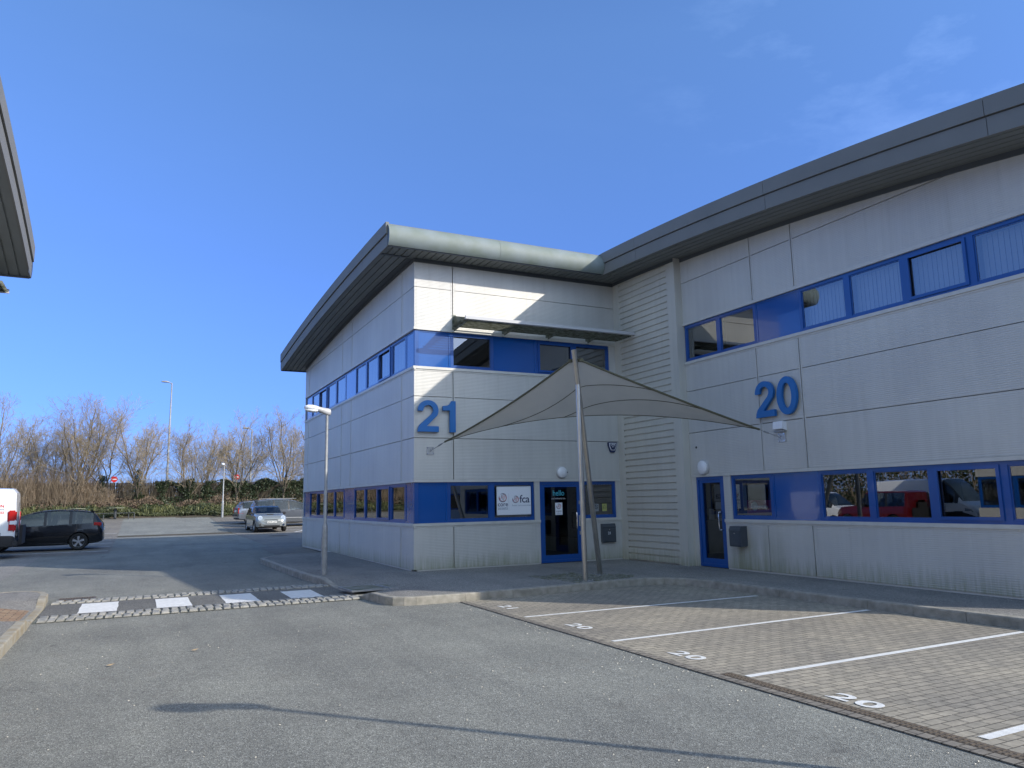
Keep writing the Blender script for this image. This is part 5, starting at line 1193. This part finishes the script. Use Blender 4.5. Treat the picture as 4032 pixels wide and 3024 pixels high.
wv = van((-6.40, 31.35, g(31)), R_(183), 'white panel van with red lettering on its side, cut off by the left edge', True)
# vehicles seen only as reflections in the ground floor windows of unit 20
van((-10.5, 24.0, .02), R_(-90), 'large white van seen only mirrored in the ground floor windows of the right unit', False)
small_st = [(-2.1, .42, .7, 1.2, .92, .84), (-2.05, .32, .98, 1.78, .97, .82), (-1.9, .28, 1.05, 1.84, .99, .8), (-.2, .26, 1.08, 1.86, 1, .8), (.35, .26, 1.05, 1.80, 1, .79), (.6, .26, 1.04, 1.66, 1, .77), (1.3, .28, 1.0, 1.08, .98, .82), (1.8, .3, .86, .95, .94, .76), (2.05, .36, .6, .68, .84, .6)]
vehicle('panel_van', 'small white van mirrored in the leftmost clear pane of the right ground floor windows', 'van', small_st, (-1.3, 1.25), .31, M['white_paint'], .9, [(.25, 1.15)], (.45, 1.25), (-2.12, -2.11), [(.25, .3), (1.05, 1.15)], (-7.6, 28.0, .08), R_(-93), extras=None)
vehicle('parked_car', 'dark red four by four with spare wheel, seen only mirrored in the window panes', 'car',
    [(-2.0, .5, .75, .9, .93, .8), (-1.97, .42, 1.12, 1.78, .97, .84), (-1.85, .4, 1.15, 1.85, 1, .84), (-.2, .4, 1.12, 1.86, 1, .84), (.25, .4, 1.12, 1.80, 1, .82), (.6, .4, 1.12, 1.2, 1, .9), (1.6, .42, 1.06, 1.13, .97, .88), (1.85, .46, .9, .98, .9, .8), (1.92, .5, .66, .74, .86, .7)], (-1.25, 1.25), .38, M['red_paint'], .88, [(-1.85, .5)], (.27, .58), (-2.02, -2.01), [(-.15, -.05), (-.95, -.85), (.4, .5)], (-7.6, 24.6, .02), R_(90), rim_style=6,
    extras=lambda e, patch, block, wid, at: (block('spare_wheel_cover', (-2.18, -.34, .75), (-2.0, .34, 1.42), M['tyre'], .15), mirrors(block, .3, 1.2, .88, M['plastic'])))

# ------------------------------------------------------------------ benches and tables
def rtable(x, y, label):
    z = g(y); e = empty('picnic_table', (x, y, z), 0, label, 'table', 'picnic tables at the back of the yard')
    mb = MB(); mb.prism(el(0, 0, .56, .56, 0, 360, 8)[:-1], .05, lambda u, v, w_: (u, v, .74 + w_)); mb.build('table_top', M['table_top'], e, bevel=.008)
    mb = MB(); mb.tube([(0, 0, 0), (0, 0, .74)], .09, 12); mb.build('post', M['anth'], e)
def bench(x0, x1, y, label):
    z = g(y); c = (x0 + x1) / 2; e = empty('bench', (c, y, z), 0, label, 'bench', 'backless benches by the picnic tables'); h = (x1 - x0) / 2
    mb = MB(); mb.box((-h, -.14, .42), (h, .14, .46)); mb.build('seat', M['anth'], e, bevel=.01)
    for s_ in (-h + .22, h - .22):
        for d in (-.09, .09):
            mb = MB(); mb.tube([(s_ + d * 2, 0, 0), (s_ + d * 2, 0, .42)], .035, 8); mb.build('leg', M['anth'], e)
rtable(-3.75, 60.3, 'left of the two octagonal picnic tables in front of the planted bank'); rtable(-1.35, 60.3, 'right of the two octagonal picnic tables in front of the planted bank')
bench(-5.0, -2.75, 59.6, 'long low black bench in front of the left picnic table'); bench(-2.45, -.1, 59.6, 'long low black bench in front of the right picnic table')

# ------------------------------------------------------------------ fence
fx0, fx1, fy = -30, 20, 67.2
fn_ = empty('wooden_fence', (0, fy, bank(0, fy)), 0, 'weathered close boarded timber fence running along the top of the bank', 'fence')
mb = MB(); x = fx0
while x < fx1:
    wv_ = random.uniform(.11, .15); z0 = bank(x, fy) - bank(0, fy); mb.box((x, -.01 + random.uniform(0, .01), z0 - .1), (x + wv_, .012, z0 + 1.62 + random.uniform(-.03, .03))); x += wv_ + (.012 if random.random() > .2 else .05)
mb.build('boards', M['wood'], fn_)
mb = MB(); [mb.box((fx0, .02, h - .04), (fx1, .06, h + .05)) for h in (.3, 1.35)]; mb.build('rails', M['wood'], fn_)
x = fx0
while x < fx1: mb = MB(); mb.box((x, .02, -.3), (x + .1, .12, 1.6)); mb.build('post', M['wood'], fn_); x += 2.4

# ------------------------------------------------------------------ bare trees
class Tw:
    def __init__(s): s.v = []; s.f = []
    def limb(s, pts, r0, r1, n):
        o = len(s.v); k = len(pts); pu = None
        for i, p in enumerate(pts):
            t = (pts[min(i + 1, k - 1)] - pts[max(0, i - 1)]).normalized()
            if pu is None: pu = t.orthogonal().normalized()
            a = pu - t * pu.dot(t); a = a.normalized() if a.length > 1e-5 else t.orthogonal().normalized(); pu = a; b = t.cross(a); r = r0 + (r1 - r0) * i / (k - 1)
            for j in range(n): q = p + (a * math.cos(6.2832 * j / n) + b * math.sin(6.2832 * j / n)) * r; s.v.append((q.x, q.y, q.z))
        for i in range(k - 1):
            for j in range(n): s.f.append((o + i * n + j, o + i * n + (j + 1) % n, o + (i + 1) * n + (j + 1) % n, o + (i + 1) * n + j))
    def obj(s, name, m_, parent, smooth=True):
        me = bpy.data.meshes.new(name); me.from_pydata(s.v, [], s.f); me.materials.append(m_)
        if smooth: me.polygons.foreach_set('use_smooth', [True] * len(me.polygons))
        o = bpy.data.objects.new(name, me); col.objects.link(o); o.parent = parent; return o
def bare_tree(rng, H, spread, stems, x, y, label, fork=.16, lean=0):
    z = bank(x, y) - .1; e = empty('bare_tree', (x, y, z), rng.uniform(0, 6), label, 'tree', 'leafless trees on the bank')
    trunk, crown = Tw(), Tw()
    def grow(p, d, L, r, lvl, tw):
        seg = {0: 7, 1: 7, 2: 5, 3: 4, 4: 3}.get(lvl, 3); pts = [p]; dd = d.copy(); wob = .10 + .05 * lvl
        for i in range(seg):
            dd = (dd + Vector((rng.gauss(0, wob), rng.gauss(0, wob), rng.gauss(0, wob) + (.10 if lvl else .03)))).normalized(); pts.append(pts[-1] + dd * L / seg)
        rt = r * (.42 if lvl else .5); sides = {0: 8, 1: 6, 2: 4}.get(lvl, 3)
        tw.limb(pts, r, max(rt, .0045), sides)
        if lvl >= 4: return
        nb = {0: 0, 1: 12, 2: 9, 3: 5}.get(lvl, 0)
        for b in range(nb):
            t = (b + .6 + rng.uniform(-.3, .3)) / nb; t = .16 + .84 * t; i = min(seg - 1, int(t * seg)); f = t * seg - i; q = pts[i].lerp(pts[i + 1], min(1, f)); axis = (pts[i + 1] - pts[i]).normalized()
            ang = rng.uniform(.45, .95); az = b * 2.4 + rng.uniform(-.5, .5); o = axis.orthogonal().normalized(); o.rotate(Matrix.Rotation(az, 3, axis)); nd = (axis * math.cos(ang) + o * math.sin(ang)).normalized()
            nl = L * rng.uniform(.36, .62) * (1.15 - .55 * t); nr = (r + (rt - r) * t) * rng.uniform(.40, .56)
            grow(q, nd, nl, max(nr, .0065), lvl + 1, crown)
    base_r = H * .0125
    th = H * fork; pts = [Vector((0, 0, 0)), Vector((lean * .2, 0, th * .5)), Vector((lean * .4, .0, th))]
    trunk.limb(pts, base_r * 1.25, base_r, 9)
    for s_ in range(stems):
        a = 6.2832 * s_ / stems + rng.uniform(-.4, .4); tilt = spread * (0.15 if s_ == 0 else rng.uniform(.6, 1.1)); d = Vector((math.cos(a) * math.sin(tilt) + lean * .3, math.sin(a) * math.sin(tilt), math.cos(tilt))).normalized()
        grow(pts[-1] - Vector((0, 0, th * .25 * (s_ % 3) / 2)), d, (H - th) * (1 if s_ == 0 else rng.uniform(.72, .95)), base_r * (.8 if s_ == 0 else .6), 1, trunk)
    trunk.obj('trunk', M['bark'], e); crown.obj('crown', M['twig'], e); return e
rng = random.Random(11)
for (x, y, top, sp, st, lb, lean) in (
    (-8.75, 64.2, 8.9, .50, 5, 'tall bare tree at the far left edge above the white van', 0),
    (-6.9, 66.0, 7.7, .30, 4, 'slim pale bare tree between the far left tree and the broad one', .1),
    (-6.1, 68.6, 8.0, .35, 4, 'thin bare tree standing behind the brown thicket', 0),
    (-4.0, 64.3, 9.5, .62, 8, 'broad many stemmed bare tree, widest of the row, above the black car', .05),
    (-2.3, 65.6, 8.9, .42, 4, 'leaning bare tree with whippy top right behind the no entry sign', .25),
    (-.05, 64.6, 8.7, .60, 7, 'fan shaped bare tree with ivy on its trunk left of the tall lamp column', 0),
    (3.5, 64.5, 7.7, .52, 6, 'rounded bare tree with ivied foot right of the tall lamp column', 0),
    (5.3, 70.5, 8.0, .42, 5, 'bare tree beyond the fence left of the slim lamp post', 0),
    (7.15, 64.5, 8.3, .50, 7, 'upright bare tree behind the grey cars, pale trunk rising from the hedge', 0),
    (9.6, 84, 8.6, .45, 5, 'distant bare tree beyond the second tall lamp', 0),
    (10.8, 64.6, 9.0, .55, 8, 'dense bare tree partly hidden by the corner building', 0),
    (13.4, 66, 8.4, .5, 6, 'bare tree mostly hidden behind the long side wall', 0)):
    bare_tree(rng, top - bank(x, y), sp, st, x, y, lb, .13, lean)

# ------------------------------------------------------------------ undergrowth (uncountable: one object per kind)
def leaves(name, m_, n, fx, size, label, cat='plants', flat=.0, parent=None, seed=3, blade=False):
    r = random.Random(seed); V, F = [], []
    for i in range(n):
        p = fx(r)
        if p is None: continue
        x, y, z = p; s_ = size * r.uniform(.6, 1.4)
        if blade:
            a = r.uniform(0, 6.28); lx, ly = math.cos(a), math.sin(a); h = s_ * r.uniform(2.5, 5); t = h * r.uniform(.2, .8); wdt = s_ * .18
            o = len(V); V += [(x - ly * wdt, y + lx * wdt, z), (x + ly * wdt, y - lx * wdt, z), (x + lx * t * .4 + ly * wdt, y + ly * t * .4 - lx * wdt, z + h * .75), (x + lx * t, y + ly * t, z + h * .9), (x + lx * t * .4 - ly * wdt, y + ly * t * .4 + lx * wdt, z + h * .75)]; F += [(o, o + 1, o + 2, o + 4), (o + 4, o + 2, o + 3)]
        else:
            u = Vector((r.gauss(0, 1), r.gauss(0, 1), r.gauss(0, 1) * (1 - flat))).normalized(); v = u.orthogonal().normalized(); v.rotate(Matrix.Rotation(r.uniform(0, 6.28), 3, u)); o = len(V); c = Vector((x, y, z))
            for q in (u * s_, v * s_ * .55, -u * s_ * .8, -v * s_ * .55): V.append(tuple(c + q))
            F.append((o, o + 1, o + 2, o + 3))
    me = bpy.data.meshes.new(name); me.from_pydata(V, [], F); me.materials.append(m_); o = bpy.data.objects.new(name, me); col.objects.link(o)
    return tag(o, label, cat, None, 'stuff')
def clump(x, y, s_=.5, seed=0): return noise.noise(Vector((x * s_, y * s_, seed)))
def gc(r):
    x = r.uniform(-20, 16); y = KY(x) + .25 + abs(r.gauss(0, 1)) * 2.6
    if y > 66.9: return None
    h = .10 + .42 * max(0, clump(x, y, .55, 1) + .35); return x, y, bank(x, y) + r.uniform(0, 1) ** .6 * h
leaves('ground_cover', M['leaf_mid'], 70000, gc, .075, 'low green ground cover plants over the front of the bank')
def gb(r):
    x = r.uniform(-9, 9); y = KY(x) + r.uniform(.5, 2.6)
    return (x, y, bank(x, y) + .1) if clump(x, y, .8, 5) > .12 else None
leaves('strap_leaved_plants', M['leaf_light'], 5200, gb, .10, 'yellow green strappy leaved clumps along the bank', blade=True, seed=5)
def gd(r):
    x = r.uniform(-20, 16); y = KY(x) + r.uniform(.5, 4)
    return (x, y, bank(x, y) + r.uniform(0, .55)) if clump(x, y, .45, 9) > .18 else None
leaves('dark_ground_cover', M['leaf_dark'], 16000, gd, .09, 'darker evergreen patches in the ground cover', seed=8)
def gbr(r):
    x = r.gauss(-.5, 5.5); y = r.uniform(62.6, 66.5); h = .2 + .8 * max(0, clump(x, y, .6, 3) + .4)
    return x, y, bank(x, y) + r.uniform(0, 1) * h
leaves('brambles', M['leaf_brown'], 30000, gbr, .07, 'brown bramble scrub below the fence', seed=13)
def hedge(r):
    x = r.uniform(.2, 16); y = 65.4 + r.gauss(0, .55); top = 3.75 + .45 * clump(x, 0, .9, 2) - (1.0 if x < 1.2 else 0); z = bank(x, y) + r.uniform(0, 1) ** .8 * (top - bank(x, y))
    return (x, y, z) if clump(x * 1.3, z * 1.6, .8, 7) > -.22 else None
leaves('ivy_hedge', M['leaf_dark'], 52000, hedge, .075, 'dark ivy covered hedge in front of the fence', seed=21)
for tx, ty, zt_, nm in ((-.05, 64.6, 4.6, 'a'), (3.5, 64.4, 3.2, 'b'), (-2.45, 65.4, 4.2, 'c')):
    leaves('ivy', M['leaf_dark'], 1600, lambda r: (lambda a, q: (tx + math.cos(a) * q, ty + math.sin(a) * q, r.uniform(1.5, zt_)))(r.uniform(0, 6.28), abs(r.gauss(0, .16)) + .04), .06, 'ivy climbing a bare tree trunk', seed=int(tx * 10) + 50)
def shoots(name, m_, n, fx, label, seed, r0=.013, curve=.35):
    r = random.Random(seed); T = Tw()
    for i in range(n):
        q = fx(r)
        if q is None: continue
        x, y, z, h = q; d = Vector((r.gauss(0, curve * .5), r.gauss(0, curve * .5), 1)).normalized(); pts = [Vector((x, y, z))]
        for k in range(4): d = (d + Vector((r.gauss(0, .12), r.gauss(0, .12), .02))).normalized(); pts.append(pts[-1] + d * h / 4)
        T.limb(pts, r0 * r.uniform(.7, 1.4), .004, 3)
        for b in range(5):
            k = r.randrange(1, 4); a = r.uniform(0, 6.28); e1 = pts[k] + Vector((math.cos(a) * .3, math.sin(a) * .3, r.uniform(.3, .6))) * h * .28; T.limb([pts[k], (pts[k] + e1) / 2 + Vector((0, 0, .04)), e1], r0 * .5, .0035, 3)
    me = bpy.data.meshes.new(name); me.from_pydata(T.v, [], T.f); me.materials.append(m_); o = bpy.data.objects.new(name, me); col.objects.link(o); return tag(o, label, 'undergrowth', None, 'stuff')
def th(r):
    x = r.uniform(-24, -1.6); y = r.uniform(63.0, 67.0); h = 3.6 + 1.0 * clump(x, y, .5, 4) - max(0, (x + 4.2)) * .85
    return (x, y, bank(x, y), max(.5, h * r.uniform(.6, 1.05)))
shoots('thicket', M['thicket'], 3600, th, 'tall brown thicket of whippy leafless shoots on the left of the bank', 31)
def th2(r):
    x = r.uniform(-1, 16); y = r.uniform(64.6, 66.8); return (x, y, bank(x, y) + .2, r.uniform(.8, 2.2))
shoots('hedge_twigs', M['twig'], 1700, th2, 'bare twigs standing out of the dark hedge', 32)
def far(r):
    x = r.uniform(-70, 90); y = r.uniform(96, 112); return (x, y, 2.1, (3.2 + 1.2 * clump(x, 0, .12, 6)) * r.uniform(.7, 1.1))
shoots('far_wood', M['twig'], 4200, far, 'distant leafless scrub beyond the road', 33, .05, .5)
def lh(r):
    x = r.uniform(-21, -18.5); y = r.uniform(12, 60); return (x, y, g(y) + r.uniform(0, 3.4))
leaves('boundary_hedge', M['leaf_dark'], 20000, lh, .12, 'dark hedge along the left boundary, seen mirrored in the windows', seed=44)
shoots('boundary_thicket', M['thicket'], 900, lambda r: (r.uniform(-22, -18.5), r.uniform(12, 60), 0, r.uniform(3, 6)), 'leafless shoots over the left boundary hedge, seen mirrored in the windows', 45, .02)
# fallen leaves and crumbs on the road
for (x, y, lb) in ((.0 - .18, 9.85, 'pale curled dead leaf lying alone on the road, nearest the crossing'), (.72, 10.3, 'pale dead leaf on the road right of the other one')):
    e = MB(); e.add([(x - .04, y, .012), (x, y + .03, .02), (x + .05, y + .005, .025), (x + .01, y - .03, .015)], [(0, 1, 2, 3)]); tag(e.build('fallen_leaf', mat('dead_leaf', (.5, .36, .2), .8)), lb, 'leaf', 'dead leaves on the road')
r = random.Random(5); mb = MB()
for i in range(420):
    x, y = r.uniform(-3, 5.2), r.uniform(2.6, 14)
    if r.random() < .3: x, y = r.gauss(5.0, .12), r.uniform(3, 12.5)
    s_ = r.uniform(.003, .010); z = .002; mb.add([(x - s_, y - s_ * .6, z), (x + s_, y - s_ * .5, z), (x + s_ * .6, y + s_, z), (x, y, z + s_ * .8)], [(0, 1, 3), (1, 2, 3), (2, 0, 3)])
tag(mb.build('grit', mat('grit', (.55, .52, .45), .8)), 'loose pale grit scattered on the road', 'grit', None, 'stuff')

def grate(x, y, a, b, label, name='drain_grate', dz=.012):
    e = empty(name, (x, y, g(y) + dz), 0, label, 'drain'); mb = MB(); ring(mb, lambda u, v, n: (u, v, n), -a, a, -b, b, .03, -.01, .006); mb.build('frame', M['drain'], e); mb = MB(); u = -a + .05
    while u < a - .04: mb.box((u, -b + .031, -.01), (u + .022, b - .031, .004)); u += .045
    mb.build('bars', M['drain'], e)
grate(-.95, 17.25, .32, .2, 'rusty gully grate beside the far row of setts at the left kerb')
e = MB(); e.prism(el(6.4, 39.4, .45, .42, 0, 360, 24)[:-1], .006, lambda u, v, w_: (u, v, g(39.4) + .012 + w_)); tag(e.build('manhole_cover', M['drain']), 'round iron manhole cover in the shaded paving before the small hatchback', 'manhole cover')

# put the root of each thing built in world coordinates at its own base
def rebase(e, p):
    p = Vector(p); e.location = p
    for ch in bpy.data.objects:
        if ch.parent == e: ch.location = ch.location - p
for o in list(bpy.data.objects):
    if o.parent is None and o.type == 'EMPTY' and o.name.split('.')[0] == 'building_number': rebase(o, PF(6.45, 3.43, .03) if '21' in o['label'] else PG(11.5, 3.4, .03))
rebase(b21, (Xc, Yc, .15)); rebase(b20, (Xg, YEND, .15)); rebase(bl, (-3.25, 17.2, .1)); rebase(bb, (0, -15, .1))
